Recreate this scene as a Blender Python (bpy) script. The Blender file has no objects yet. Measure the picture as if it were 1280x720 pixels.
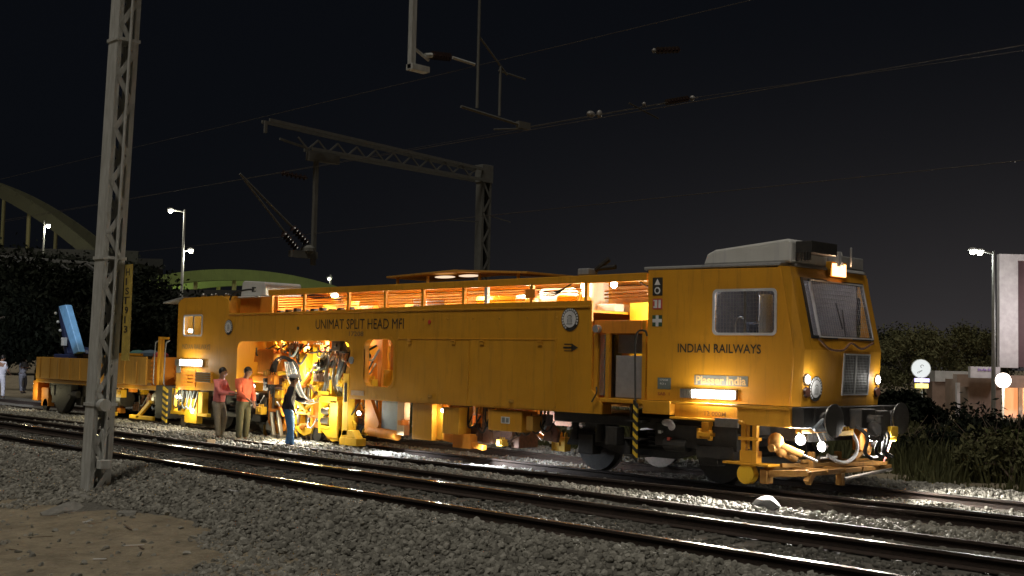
import bpy, bmesh, math, random
import numpy as np
from mathutils import Vector, Matrix
R = math.radians
random.seed(7)
S = bpy.context.scene
COL = S.collection

# ------------------------------------------------------------------ materials
def mat(name, col, rough=.6, metal=0., noise=.15, nscale=6., col2=None, bump=0., bscale=60., emit=None, estr=0., spec=.5, stretch=None, coord='Object'):
    m = bpy.data.materials.new(name); m.use_nodes = True
    nt = m.node_tree; N = nt.nodes; L = nt.links; b = N['Principled BSDF']
    b.inputs['Roughness'].default_value = rough; b.inputs['Metallic'].default_value = metal
    b.inputs['Specular IOR Level'].default_value = spec
    tc = N.new('ShaderNodeTexCoord'); mp = N.new('ShaderNodeMapping')
    L.new(tc.outputs[coord], mp.inputs['Vector'])
    if stretch: mp.inputs['Scale'].default_value = stretch
    nz = N.new('ShaderNodeTexNoise'); nz.inputs['Scale'].default_value = nscale; nz.inputs['Detail'].default_value = 6
    nz.inputs['Roughness'].default_value = .65
    L.new(mp.outputs['Vector'], nz.inputs['Vector'])
    rp = N.new('ShaderNodeValToRGB'); rp.color_ramp.elements[0].position = .32; rp.color_ramp.elements[1].position = .68
    c2 = col2 if col2 else tuple(c * (1 - noise) for c in col)
    c1 = col if col2 else tuple(min(1, c * (1 + noise)) for c in col)
    rp.color_ramp.elements[0].color = (*c2, 1); rp.color_ramp.elements[1].color = (*c1, 1)
    L.new(nz.outputs['Fac'], rp.inputs['Fac']); L.new(rp.outputs['Color'], b.inputs['Base Color'])
    if bump:
        n2 = N.new('ShaderNodeTexNoise'); n2.inputs['Scale'].default_value = bscale; n2.inputs['Detail'].default_value = 5
        L.new(tc.outputs[coord], n2.inputs['Vector'])
        bp = N.new('ShaderNodeBump'); bp.inputs['Strength'].default_value = bump; bp.inputs['Distance'].default_value = .02
        L.new(n2.outputs['Fac'], bp.inputs['Height']); L.new(bp.outputs['Normal'], b.inputs['Normal'])
    if emit:
        b.inputs['Emission Color'].default_value = (*emit, 1); b.inputs['Emission Strength'].default_value = estr
    return m

def paint_mat(name, col, rough=.42, dirt=.35):
    """industrial paint: slight tone variation, vertical dirt streaks, fine orange-peel"""
    m = bpy.data.materials.new(name); m.use_nodes = True
    nt = m.node_tree; N = nt.nodes; L = nt.links; b = N['Principled BSDF']
    tc = N.new('ShaderNodeTexCoord')
    n1 = N.new('ShaderNodeTexNoise'); n1.inputs['Scale'].default_value = 1.3; n1.inputs['Detail'].default_value = 5
    L.new(tc.outputs['Object'], n1.inputs['Vector'])
    r1 = N.new('ShaderNodeValToRGB'); r1.color_ramp.elements[0].position = .35; r1.color_ramp.elements[1].position = .7
    r1.color_ramp.elements[0].color = (*[c * .86 for c in col], 1); r1.color_ramp.elements[1].color = (*col, 1)
    L.new(n1.outputs['Fac'], r1.inputs['Fac'])
    mp = N.new('ShaderNodeMapping'); mp.inputs['Scale'].default_value = (5, 5, .5); L.new(tc.outputs['Object'], mp.inputs['Vector'])
    n2 = N.new('ShaderNodeTexNoise'); n2.inputs['Scale'].default_value = 2.2; n2.inputs['Detail'].default_value = 8; n2.inputs['Roughness'].default_value = .7
    L.new(mp.outputs['Vector'], n2.inputs['Vector'])
    r2 = N.new('ShaderNodeValToRGB'); r2.color_ramp.elements[0].position = .52; r2.color_ramp.elements[1].position = .78
    r2.color_ramp.elements[0].color = (0, 0, 0, 1); r2.color_ramp.elements[1].color = (dirt, dirt, dirt, 1)
    L.new(n2.outputs['Fac'], r2.inputs['Fac'])
    mx = N.new('ShaderNodeMixRGB'); L.new(r2.outputs['Color'], mx.inputs['Fac']); L.new(r1.outputs['Color'], mx.inputs['Color1'])
    mx.inputs['Color2'].default_value = (col[0] * .3, col[1] * .32, col[2] * .5 + .01, 1)
    L.new(mx.outputs['Color'], b.inputs['Base Color'])
    rr = N.new('ShaderNodeMapRange'); rr.inputs['To Min'].default_value = rough; rr.inputs['To Max'].default_value = rough + .25
    L.new(n2.outputs['Fac'], rr.inputs['Value']); L.new(rr.outputs['Result'], b.inputs['Roughness'])
    n3 = N.new('ShaderNodeTexNoise'); n3.inputs['Scale'].default_value = 3.; n3.inputs['Detail'].default_value = 2
    L.new(tc.outputs['Object'], n3.inputs['Vector'])
    bp = N.new('ShaderNodeBump'); bp.inputs['Strength'].default_value = .22; bp.inputs['Distance'].default_value = .04
    L.new(n3.outputs['Fac'], bp.inputs['Height']); L.new(bp.outputs['Normal'], b.inputs['Normal'])
    return m

def emis(name, col, s):
    m = bpy.data.materials.new(name); m.use_nodes = True; N = m.node_tree.nodes; b = N['Principled BSDF']
    b.inputs['Base Color'].default_value = (.8, .8, .8, 1)
    b.inputs['Emission Color'].default_value = (*col, 1); b.inputs['Emission Strength'].default_value = s
    return m

def glass_mat(name, tint=(.5, .5, .55), f=.25):
    m = bpy.data.materials.new(name); m.use_nodes = True; nt = m.node_tree; N = nt.nodes; L = nt.links
    N.remove(N['Principled BSDF']); out = N['Material Output']
    t = N.new('ShaderNodeBsdfTransparent'); t.inputs['Color'].default_value = (*tint, 1)
    g = N.new('ShaderNodeBsdfGlossy'); g.inputs['Roughness'].default_value = .08
    tc = N.new('ShaderNodeTexCoord'); nz = N.new('ShaderNodeTexNoise'); nz.inputs['Scale'].default_value = 9
    L.new(tc.outputs['Object'], nz.inputs['Vector'])
    mr = N.new('ShaderNodeMapRange'); mr.inputs['To Min'].default_value = f * .6; mr.inputs['To Max'].default_value = f * 1.4
    L.new(nz.outputs['Fac'], mr.inputs['Value'])
    mx = N.new('ShaderNodeMixShader'); L.new(mr.outputs['Result'], mx.inputs['Fac']); L.new(t.outputs[0], mx.inputs[1]); L.new(g.outputs[0], mx.inputs[2])
    L.new(mx.outputs[0], out.inputs['Surface'])
    return m

M = {}
M['yellow'] = paint_mat('yellow_paint', (.64, .295, .015), .42, .55)
M['orange'] = paint_mat('orange_paint', (.70, .25, .02), .5, .5)
M['lemon'] = paint_mat('lemon_paint', (.78, .46, .02), .5, .5)
M['dirtyy'] = paint_mat('dirty_yellow_paint', (.50, .26, .04), .6, .8)
M['rust'] = mat('rusty_brown_metal', (.16, .08, .05), .8, .1, col2=(.08, .045, .03), nscale=14)
M['roof'] = paint_mat('grey_roof_paint', (.30, .30, .30), .6, .5)
M['white'] = paint_mat('white_paint', (.62, .62, .60), .5, .4)
M['grey'] = mat('grey_metal', (.30, .31, .33), .5, .2, nscale=9)
M['bluegrey'] = mat('bluegrey_paint', (.25, .32, .37), .5)
M['black'] = mat('black_greasy_metal', (.022, .022, .024), .55, .1, nscale=12, col2=(.045, .04, .035), bump=.3)
M['rubber'] = mat('black_rubber', (.018, .018, .02), .6)
M['steel'] = mat('bright_steel', (.55, .54, .52), .28, 1., nscale=20)
M['steeld'] = mat('worn_steel', (.32, .30, .28), .42, .9, nscale=16)
M['hosegrey'] = mat('grey_hose', (.22, .26, .30), .4)
M['cablewhite'] = mat('white_cable', (.7, .7, .72), .4)
M['red'] = mat('red_paint', (.55, .04, .03), .5)
M['redwhite'] = mat('pale_red_rod', (.75, .12, .12), .5)
M['decalk'] = mat('dark_decal_ink', (.03, .026, .02), .6)
M['decalw'] = mat('white_decal', (.62, .62, .64), .5)
M['decalgrey'] = mat('grey_decal', (.18, .19, .18), .5)
M['decalr'] = mat('red_decal', (.45, .08, .06), .5)
M['decalg'] = mat('dark_green_decal', (.03, .07, .04), .5)
M['hazy'] = mat('hazard_yellow', (.75, .5, .04), .5)
M['hazk'] = mat('hazard_black', (.025, .025, .025), .5)
M['framep'] = mat('pale_frame_paint', (.45, .45, .47), .5)
M['glass'] = glass_mat('cab_glass', (.85, .86, .88), .10)
M['interior'] = mat('cab_interior_lining', (.26, .25, .255), .8)
M['seatk'] = mat('cab_seat_fabric', (.05, .05, .06), .9)
M['railhead'] = mat('polished_rail_head', (.62, .58, .54), .26, 1., nscale=8, stretch=(.3, 6, 6))
M['railrust'] = mat('rusty_rail', (.055, .036, .028), .85, .2, nscale=20, col2=(.03, .022, .018), bump=.4)
M['concrete'] = mat('old_concrete', (.26, .25, .23), .9, nscale=7, col2=(.15, .145, .13), bump=.5, bscale=30)
M['sleeper'] = mat('greasy_concrete_sleeper', (.16, .15, .13), .9, nscale=5, col2=(.07, .065, .055), bump=.5, bscale=30)
M['mastd'] = mat('dim_grey_steel', (.13, .13, .12), .7, .3, nscale=5)  # darker copy of the galvanised steel; weaker light is put into its colour
M['darkconc'] = mat('darkened_concrete', (.03, .03, .028), .9)  # concrete set near black; the darkness of night is in its colour
M['mast'] = mat('galvanised_grey', (.52, .53, .52), .55, .1, nscale=5, col2=(.34, .34, .32), bump=.15, stretch=(3, 3, .6))
M['plate'] = mat('yellow_number_plate', (.55, .40, .08), .6, col2=(.35, .26, .06), nscale=9)
M['insul'] = mat('brown_porcelain', (.035, .022, .02), .25)
M['insulw'] = mat('pale_porcelain', (.22, .21, .20), .3)
M['wire'] = mat('copper_wire', (.10, .09, .08), .5, .5)
M['bridged'] = paint_mat('dim_bridge_paint', (.055, .055, .025), .6, .5)  # large arch: bridge paint darkened in place of dimmer lighting
M['bridgeyd'] = paint_mat('dim_hanger_paint', (.20, .18, .08), .6, .4)  # hangers of the large arch, dimmed in colour likewise
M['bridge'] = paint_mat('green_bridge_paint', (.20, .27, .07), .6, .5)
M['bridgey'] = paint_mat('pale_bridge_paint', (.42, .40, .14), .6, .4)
M['asphalt'] = mat('asphalt', (.05, .05, .05), .9, bump=.3)
M['wallp'] = mat('pale_plaster', (.38, .35, .355), .85, nscale=3, bump=.1)
M['walld'] = mat('dark_maroon_cladding', (.085, .045, .05), .7, nscale=4)
M['wallb'] = mat('brown_plaster', (.20, .14, .11), .85, nscale=3)
M['wallw'] = mat('offwhite_plaster', (.42, .42, .42), .85, nscale=3)
M['signface'] = emis('lit_sign_face', (.95, 1., 1.), .75); M['signface'].node_tree.nodes['Principled BSDF'].inputs['Base Color'].default_value = (.1, .1, .1, 1)
M['signyel'] = emis('lit_yellow_sign', (1., .75, .03), 1.6)
M['signpur'] = emis('lit_violet_sign', (.55, .45, 1.), 1.6)
M['lampw'] = emis('lamp_white', (1., .97, .9), 30.)
M['lampc'] = emis('lamp_cool', (.93, .96, 1.), 30.)
M['lampo'] = emis('lamp_orange', (1., .55, .22), 14.)
M['lampglobe'] = emis('lamp_globe', (1., .82, .68), 7.)
M['lampst'] = emis('lamp_street', (1., .95, .72), 22.)
M['lampy'] = emis('lamp_amber', (1., .42, .02), 3.)
M['lampr'] = emis('lamp_red', (1., .05, .02), 6.)
M['shoplit'] = emis('glowing_shop_wall', (1., .34, .10), .8)  # emission put on the wall stands in for the shop's lighting
M['soil'] = mat('soil', (.32, .27, .19), .95, nscale=1.6, col2=(.14, .115, .08), bump=1., bscale=11, coord='Object')
M['soil'].node_tree.nodes['Bump'].inputs['Distance'].default_value = .06
M['soil'].node_tree.nodes['Noise Texture'].inputs['Roughness'].default_value = .8
M['bark'] = mat('bark', (.10, .08, .06), .9, nscale=14, bump=.6)
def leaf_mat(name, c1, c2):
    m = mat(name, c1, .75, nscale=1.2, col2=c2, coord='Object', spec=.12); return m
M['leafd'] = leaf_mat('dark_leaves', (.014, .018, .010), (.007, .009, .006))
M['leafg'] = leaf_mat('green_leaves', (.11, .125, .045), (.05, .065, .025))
M['leafo'] = leaf_mat('olive_leaves', (.12, .115, .055), (.065, .065, .03))
M['grassm'] = leaf_mat('weedy_grass', (.10, .10, .042), (.05, .052, .024))
M['dry'] = mat('dry_twigs', (.15, .11, .08), .9)

# ------------------------------------------------------------------ mesh builder
class MB:
    def __init__(s): s.v = []; s.f = []; s.m = []
    def add(s, vs, fs, mi=0):
        o = len(s.v); s.v += [tuple(v) for v in vs]; s.f += [tuple(i + o for i in f) for f in fs]; s.m += [mi] * len(fs); return s
    def box(s, x0, x1, y0, y1, z0, z1, mi=0):
        return s.add([(x, y, z) for z in (z0, z1) for y in (y0, y1) for x in (x0, x1)],
                     [(0, 2, 3, 1), (4, 5, 7, 6), (0, 1, 5, 4), (2, 6, 7, 3), (0, 4, 6, 2), (1, 3, 7, 5)], mi)
    def bar(s, a, b, w, h, mi=0, up=(0, 0, 1)):
        a = Vector(a); b = Vector(b); d = (b - a).normalized(); u = Vector(up)
        if abs(d.dot(u)) > .97: u = Vector((0, 1, 0))
        r = d.cross(u).normalized(); u = r.cross(d).normalized(); vs = []
        for p in (a, b):
            for i, j in ((-1, -1), (1, -1), (1, 1), (-1, 1)): vs.append(p + r * i * w / 2 + u * j * h / 2)
        return s.add(vs, [(0, 1, 2, 3), (7, 6, 5, 4), (0, 4, 5, 1), (1, 5, 6, 2), (2, 6, 7, 3), (3, 7, 4, 0)], mi)
    def cyl(s, a, b, r0, r1=None, n=14, mi=0):
        if r1 is None: r1 = r0
        a = Vector(a); b = Vector(b); d = (b - a).normalized(); u = Vector((0, 0, 1)) if abs(d.z) < .9 else Vector((1, 0, 0))
        p = d.cross(u).normalized(); q = d.cross(p); vs = []
        for c, r in ((a, r0), (b, r1)):
            for i in range(n):
                t = 2 * math.pi * i / n; vs.append(c + p * math.cos(t) * r + q * math.sin(t) * r)
        fs = [(i, (i + 1) % n, n + (i + 1) % n, n + i) for i in range(n)] + [tuple(range(n))[::-1], tuple(range(n, 2 * n))]
        return s.add(vs, fs, mi)
    def tube(s, pts, r, n=8, mi=0):
        pts = [Vector(p) for p in pts]; rs = r if isinstance(r, (list, tuple)) else [r] * len(pts)
        vs = []; up = Vector((.13, .21, .97)).normalized(); pr = None
        for k, p in enumerate(pts):
            d = (pts[min(k + 1, len(pts) - 1)] - pts[max(k - 1, 0)]).normalized()
            if pr is None:
                pr = d.cross(up); 
                if pr.length < .05: pr = d.cross(Vector((1, 0, 0)))
            pr = (pr - d * pr.dot(d)).normalized(); q = d.cross(pr)
            for i in range(n):
                t = 2 * math.pi * i / n; vs.append(p + pr * math.cos(t) * rs[k] + q * math.sin(t) * rs[k])
        fs = []
        for k in range(len(pts) - 1):
            for i in range(n): fs.append((k * n + i, k * n + (i + 1) % n, (k + 1) * n + (i + 1) % n, (k + 1) * n + i))
        fs += [tuple(range(n))[::-1], tuple(range((len(pts) - 1) * n, len(pts) * n))]
        return s.add(vs, fs, mi)
    def sweep(s, pts, r, n=8, mi=0, k=10):
        """smooth tube through control points (Catmull-Rom)"""
        P = [Vector(p) for p in pts]; P = [P[0] * 2 - P[1]] + P + [P[-1] * 2 - P[-2]]; out = []
        for i in range(1, len(P) - 2):
            for j in range(k):
                t = j / k
                out.append(.5 * ((2 * P[i]) + (P[i + 1] - P[i - 1]) * t + (2 * P[i - 1] - 5 * P[i] + 4 * P[i + 1] - P[i + 2]) * t * t + (3 * P[i] - P[i - 1] - 3 * P[i + 1] + P[i + 2]) * t ** 3))
        out.append(P[-2]); return s.tube(out, r, n, mi)
    def prism(s, poly, y0, y1, mi=0):      # convex/any polygon in xz, extruded in y
        n = len(poly); vs = [(x, y0, z) for x, z in poly] + [(x, y1, z) for x, z in poly]
        return s.add(vs, [tuple(range(n)), tuple(range(n, 2 * n))[::-1]] + [(i, i + n, (i + 1) % n + n, (i + 1) % n) for i in range(n)], mi)
    def prismx(s, poly, x0, x1, mi=0):     # polygon in yz extruded in x
        n = len(poly); vs = [(x0, y, z) for y, z in poly] + [(x1, y, z) for y, z in poly]
        return s.add(vs, [tuple(range(n)), tuple(range(n, 2 * n))[::-1]] + [(i, i + n, (i + 1) % n + n, (i + 1) % n) for i in range(n)], mi)
    def ball(s, c, rx, ry=None, rz=None, n=12, mi=0):
        ry = ry or rx; rz = rz or rx; vs = []; fs = []; h = n // 2
        for i in range(h + 1):
            t = math.pi * i / h
            for j in range(n):
                a = 2 * math.pi * j / n; vs.append((c[0] + rx * math.sin(t) * math.cos(a), c[1] + ry * math.sin(t) * math.sin(a), c[2] + rz * math.cos(t)))
        for i in range(h):
            for j in range(n): fs.append((i * n + j, (i + 1) * n + j, (i + 1) * n + (j + 1) % n, i * n + (j + 1) % n))
        return s.add(vs, fs, mi)
    def build(s, name, mats, parent=None, bevel=0., smooth=False, loc=None):
        if not isinstance(mats, (list, tuple)): mats = [mats]
        off = Vector((0, 0, 0))
        if parent is not None:
            p = parent
            while p is not None: off = off + p.location; p = p.parent
        elif loc is not None: off = Vector(loc)
        me = bpy.data.meshes.new(name)
        me.from_pydata([(v[0] - off.x, v[1] - off.y, v[2] - off.z) for v in s.v], [], s.f)
        for m in mats: me.materials.append(m)
        me.polygons.foreach_set('material_index', s.m)
        bm = bmesh.new(); bm.from_mesh(me); bmesh.ops.recalc_face_normals(bm, faces=bm.faces); bm.to_mesh(me); bm.free()
        if smooth: me.polygons.foreach_set('use_smooth', [True] * len(me.polygons))
        o = bpy.data.objects.new(name, me); COL.objects.link(o)
        if parent is not None: o.parent = parent
        elif loc is not None: o.location = loc
        if bevel:
            b = o.modifiers.new('Bevel', 'BEVEL'); b.width = bevel; b.segments = 2; b.limit_method = 'ANGLE'; b.angle_limit = R(40)
        if smooth:
            try: me.set_sharp_from_angle(angle=R(40))
            except Exception: pass
        return o

def tag(o, label=None, cat=None, group=None, kind=None):
    if label: o['label'] = label
    if cat: o['category'] = cat
    if group: o['group'] = group
    if kind: o['kind'] = kind
    return o
def empty(name, loc, label, cat, group=None, kind=None):
    o = bpy.data.objects.new(name, None); COL.objects.link(o); o.location = loc; o.empty_display_size = .3
    tag(o, label, cat, group, kind); return o
def copy_tree(o, parent=None):
    c = o.copy(); COL.objects.link(c); c.parent = parent
    for ch in list(o.children): copy_tree(ch, c)
    return c

def offs(parent):
    off = Vector((0, 0, 0)); p = parent
    while p is not None: off = off + p.location; p = p.parent
    return off
def rrect(x0, x1, z0, z1, r, k=5):
    pts = []
    for cx, cz, a0 in ((x1 - r, z1 - r, 0), (x0 + r, z1 - r, 90), (x0 + r, z0 + r, 180), (x1 - r, z0 + r, 270)):
        for i in range(k + 1):
            a = R(a0 + 90 * i / k); pts.append((cx + r * math.cos(a), cz + r * math.sin(a)))
    return pts
def plate(name, outer, holes, y0, y1, m, parent, bevel=0.):
    """sheet cut to an outline in x/z with holes, thickness y0..y1"""
    cu = bpy.data.curves.new(name, 'CURVE'); cu.dimensions = '2D'; cu.fill_mode = 'BOTH'; cu.extrude = abs(y1 - y0) / 2
    for poly in [outer] + holes:
        sp = cu.splines.new('POLY'); sp.points.add(len(poly) - 1)
        for p, (x, z) in zip(sp.points, poly): p.co = (x, z, 0, 1)
        sp.use_cyclic_u = True
    tmp = bpy.data.objects.new('tmp', cu); COL.objects.link(tmp)
    dg = bpy.context.evaluated_depsgraph_get(); me = bpy.data.meshes.new_from_object(tmp.evaluated_get(dg)); me.name = name
    bpy.data.objects.remove(tmp); off = offs(parent)
    ym = (y0 + y1) / 2
    for v in me.vertices: v.co = (v.co.x - off.x, -v.co.z + ym - off.y, v.co.y - off.z)
    bm = bmesh.new(); bm.from_mesh(me); bmesh.ops.remove_doubles(bm, verts=bm.verts, dist=1e-5); bmesh.ops.recalc_face_normals(bm, faces=bm.faces); bm.to_mesh(me); bm.free()
    me.materials.clear(); me.materials.append(m)
    for p in me.polygons: p.use_smooth = False; p.material_index = 0
    o = bpy.data.objects.new(name, me); COL.objects.link(o); o.parent = parent
    if bevel:
        b = o.modifiers.new('Bevel', 'BEVEL'); b.width = bevel; b.segments = 2; b.limit_method = 'ANGLE'; b.angle_limit = R(50)
    return o
def text_mesh(s, bold=.0, spacing=1.):
    cu = bpy.data.curves.new('t', 'FONT'); cu.body = s; cu.size = 1; cu.offset = bold; cu.resolution_u = 3; cu.space_character = spacing
    cu.extrude = .0
    tmp = bpy.data.objects.new('tmp', cu); COL.objects.link(tmp)
    dg = bpy.context.evaluated_depsgraph_get(); me = bpy.data.meshes.new_from_object(tmp.evaluated_get(dg))
    bpy.data.objects.remove(tmp)
    xs = [v.co.x for v in me.vertices]; ys = [v.co.y for v in me.vertices]
    return me, min(xs), max(xs), min(ys), max(ys)
def text(name, s, org, ux, uz, w, h, m, parent, bold=.015, spacing=1.):
    """lettering fitted in a w x h box whose lower-left corner is org; ux, uz are unit directions"""
    me, x0, x1, y0, y1 = text_mesh(s, bold, spacing); me.name = name
    org = Vector(org); ux = Vector(ux); uz = Vector(uz); off = offs(parent)
    for v in me.vertices:
        v.co = org + ux * ((v.co.x - x0) / (x1 - x0) * w) + uz * ((v.co.y - y0) / (y1 - y0) * h) - off
    me.materials.clear(); me.materials.append(m)
    nw = len(s.split())
    if nw == 1:
        o = bpy.data.objects.new(name, me); COL.objects.link(o); o.parent = parent; return o
    iv = sorted((min(t_), max(t_)) for t_ in ([(me.vertices[i].co + off - org).dot(ux) for i in p.vertices] for p in me.polygons)); gaps = []; hi = iv[0][1]
    for a, b in iv:
        if a > hi: gaps.append((a - hi, (a + hi) / 2))
        hi = max(hi, b)
    gaps = sorted(gaps, reverse=True)[:nw - 1]
    cuts = [-1e9] + sorted(g[1] for g in gaps) + [1e9]
    for a, b in zip(cuts, cuts[1:]):          # every word is a part of its own
        m2_ = me.copy(); bm = bmesh.new(); bm.from_mesh(m2_)
        bmesh.ops.delete(bm, geom=[v for v in bm.verts if not a < (v.co + off - org).dot(ux) < b], context='VERTS'); bm.to_mesh(m2_); bm.free()
        o = bpy.data.objects.new(name, m2_); COL.objects.link(o); o.parent = parent
    return o
def side_text(name, s, x0, x1, z0, z1, m, parent, y=-1.508, bold=.015, spacing=1.):
    return text(name, s, (x0, y, z0), (1, 0, 0), (0, 0, 1), x1 - x0, z1 - z0, m, parent, bold, spacing)
def light(kind, loc, power, col=(1, 1, 1), size=.08, parent=None, rot=None, spot=None, name='lamp_light'):
    ld = bpy.data.lights.new(name, kind); ld.energy = power; ld.color = col
    if kind == 'SPOT': ld.spot_size = spot or R(90); ld.spot_blend = .6; ld.shadow_soft_size = size
    elif kind == 'POINT': ld.shadow_soft_size = size
    elif kind == 'AREA': ld.size = size
    o = bpy.data.objects.new(name, ld); COL.objects.link(o)
    if parent is not None: o.parent = parent; o.location = Vector(loc) - offs(parent)
    else: o.location = loc
    if rot is not None:
        o.rotation_euler = Vector(rot).to_track_quat('-Z', 'Y').to_euler()
    return o

# ------------------------------------------------------------------ world, sun, camera
w = bpy.data.worlds.new('World'); S.world = w; w.use_nodes = True
N = w.node_tree.nodes; L = w.node_tree.links; bg = N['Background']
SUN_EL, SUN_AZ = 24., 0.
sun_dir = Vector((.16, -.42, .89)).normalized()        # towards the light
sky = N.new('ShaderNodeTexSky'); sky.sky_type = 'NISHITA'; sky.sun_disc = False
sky.sun_elevation = math.asin(sun_dir.z); sky.sun_rotation = math.atan2(sun_dir.x, sun_dir.y)
sky.air_density = 1.; sky.dust_density = 3.
mul = N.new('ShaderNodeMixRGB'); mul.blend_type = 'MULTIPLY'; mul.inputs['Fac'].default_value = 1
mul.inputs['Color2'].default_value = (.00022, .0002, .0002, 1); L.new(sky.outputs[0], mul.inputs['Color1'])
# town glow: a little brighter and greyer towards the horizon
geo = N.new('ShaderNodeNewGeometry'); sep = N.new('ShaderNodeSeparateXYZ'); L.new(geo.outputs['Incoming'], sep.inputs[0])
mr = N.new('ShaderNodeMapRange'); mr.inputs['From Min'].default_value = -.45; mr.inputs['From Max'].default_value = 0
mr.inputs['To Min'].default_value = 0; mr.inputs['To Max'].default_value = 1
L.new(sep.outputs['Z'], mr.inputs['Value'])
rp = N.new('ShaderNodeValToRGB'); 
rp.color_ramp.elements[0].color = (.0024, .0029, .0042, 1); rp.color_ramp.elements[1].color = (.040, .036, .037, 1)
# the town lies to the right: stronger glow that way
dt = N.new('ShaderNodeVectorMath'); dt.operation = 'DOT_PRODUCT'; dt.inputs[1].default_value = (.25, -.97, 0); L.new(geo.outputs['Incoming'], dt.inputs[0])
m3 = N.new('ShaderNodeMapRange'); m3.inputs['From Min'].default_value = .45; m3.inputs['From Max'].default_value = .98; L.new(dt.outputs['Value'], m3.inputs['Value'])
m4 = N.new('ShaderNodeMath'); m4.operation = 'MULTIPLY'; L.new(m3.outputs[0], m4.inputs[0]); L.new(mr.outputs[0], m4.inputs[1])
m5 = N.new('ShaderNodeMath'); m5.operation = 'POWER'; m5.inputs[1].default_value = 3.6; L.new(m4.outputs[0], m5.inputs[0]); L.new(m5.outputs[0], rp.inputs['Fac'])
ad = N.new('ShaderNodeMixRGB'); ad.blend_type = 'ADD'; ad.inputs['Fac'].default_value = 1
L.new(mul.outputs[0], ad.inputs['Color1']); L.new(rp.outputs[0], ad.inputs['Color2'])
L.new(ad.outputs[0], bg.inputs['Color']); bg.inputs['Strength'].default_value = 1.

sl = bpy.data.lights.new('sun', 'SUN'); sl.energy = 1.25; sl.angle = R(16.); sl.color = (1., .93, .80)
so = bpy.data.objects.new('sun', sl); COL.objects.link(so); so.rotation_euler = (-sun_dir).to_track_quat('-Z', 'Y').to_euler()

cam = bpy.data.cameras.new('camera'); co = bpy.data.objects.new('camera', cam); COL.objects.link(co); S.camera = co
cam.sensor_width = 36; cam.lens = 36 * 1505.4 / 1280; cam.clip_start = .1; cam.clip_end = 3000
yaw, pitch, roll = .8029, .0581, .0220
cy, sy = math.cos(yaw), math.sin(yaw)
rt = Vector((cy, sy, 0)); fw = Vector((-sy, cy, 0)); up = Vector((0, 0, 1))
f2 = fw * math.cos(pitch) + up * math.sin(pitch); u2 = up * math.cos(pitch) - fw * math.sin(pitch)
r3 = rt * math.cos(roll) + u2 * math.sin(roll); u3 = u2 * math.cos(roll) - rt * math.sin(roll)
mw = Matrix.Identity(4)
for i in range(3): mw[i][0] = r3[i]; mw[i][1] = u3[i]; mw[i][2] = -f2[i]
mw.translation = (9.3339, -16.5533, 1.8985); co.matrix_world = mw
vs = S.view_settings; vs.view_transform = 'Standard'; vs.look = 'None'; vs.exposure = 0; vs.gamma = 1; vs.use_curve_mapping = False

# ------------------------------------------------------------------ ground and ballast
rng = np.random.default_rng(3)
def vnoise(x, y, s, seed=0):
    """cheap smooth value noise"""
    x = np.asarray(x) / s; y = np.asarray(y) / s
    xi = np.floor(x).astype(int); yi = np.floor(y).astype(int); fx = x - xi; fy = y - yi
    fx = fx * fx * (3 - 2 * fx); fy = fy * fy * (3 - 2 * fy)
    def h(a, b): 
        v = np.sin(a * 127.1 + b * 311.7 + seed * 74.7) * 43758.5453; return v - np.floor(v)
    return (h(xi, yi) * (1 - fx) * (1 - fy) + h(xi + 1, yi) * fx * (1 - fy) + h(xi, yi + 1) * (1 - fx) * fy + h(xi + 1, yi + 1) * fx * fy) * 2 - 1
PY = [-10.2, -9.3, -8.6, -7.6, -6.75, -6.45, -6.05, -5.9, -5.36, -4.7, -4.4, -4.2, -3.75, -3.5, -3.3, -2.4, -1.9, -1.4, -1.1, -.7, 0, .7, 1.1, 1.6, 2.6, 3.4, 5.2]
PZ = [-1.25, -.95, -.66, -.36, -.12, -.13, -.17, -.19, -.20, -.19, -.17, -.15, -.15, -.10, -.055, -.06, -.10, -.13, -.13, -.17, -.18, -.15, -.10, -.06, -.08, -.18, -.7]
def ballast_z(x, y):
    x = np.asarray(x, float); y = np.asarray(y, float)
    A = np.interp(y, PY, PZ); Bk = np.interp(y, [-3.6, -3.4, -2.7, -2.3, -1.2, -.8], [-.15, -.05, -.06, -.155, -.15, -.17]); Cr = np.interp(y, [-3.6, -3.4, -3.0, -2.75, -1.2, -.8], [-.15, -.14, -.15, -.05, -.05, -.17])
    t = np.clip((x + 11.5) / 3.5, 0, 1); Mid = Cr * (1 - t) + Bk * t; inn = (y > -3.6) & (y < -.8)
    return np.where(inn, Mid, A) + vnoise(x, y, 1.3, 1) * .02 + vnoise(x, y, .45, 2) * .014 + vnoise(x, y, 3.1, 5) * .05 * (np.asarray(y) < -7) 
def ground_z(x, y):
    x = np.asarray(x, float); y = np.asarray(y, float)
    near = np.interp(y, [-14, -9.5, -7.8, -6, 4, 8, 60], [-.80, -.70, -.50, -.55, -.5, -.35, -.45])
    return near + vnoise(x, y, 2.3, 7) * .05 + vnoise(x, y, .7, 8) * .022 + vnoise(x, y, .25, 9) * .008
def grid(name, xs, ys, zf, m, kind):
    X, Y = np.meshgrid(xs, ys); Z = zf(X, Y); nx = len(xs); ny = len(ys)
    v = np.stack([X.ravel(), Y.ravel(), Z.ravel()], 1)
    f = [(j * nx + i, j * nx + i + 1, (j + 1) * nx + i + 1, (j + 1) * nx + i) for j in range(ny - 1) for i in range(nx - 1)]
    me = bpy.data.meshes.new(name); me.from_pydata(v.tolist(), [], f); me.materials.append(m)
    me.polygons.foreach_set('use_smooth', [True] * len(f))
    o = bpy.data.objects.new(name, me); COL.objects.link(o); o['kind'] = kind; return o
def ax(*seg):
    out = []
    for a, b, s in seg: out += list(np.arange(a, b, s))
    return np.array(out + [seg[-1][1]])
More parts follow.
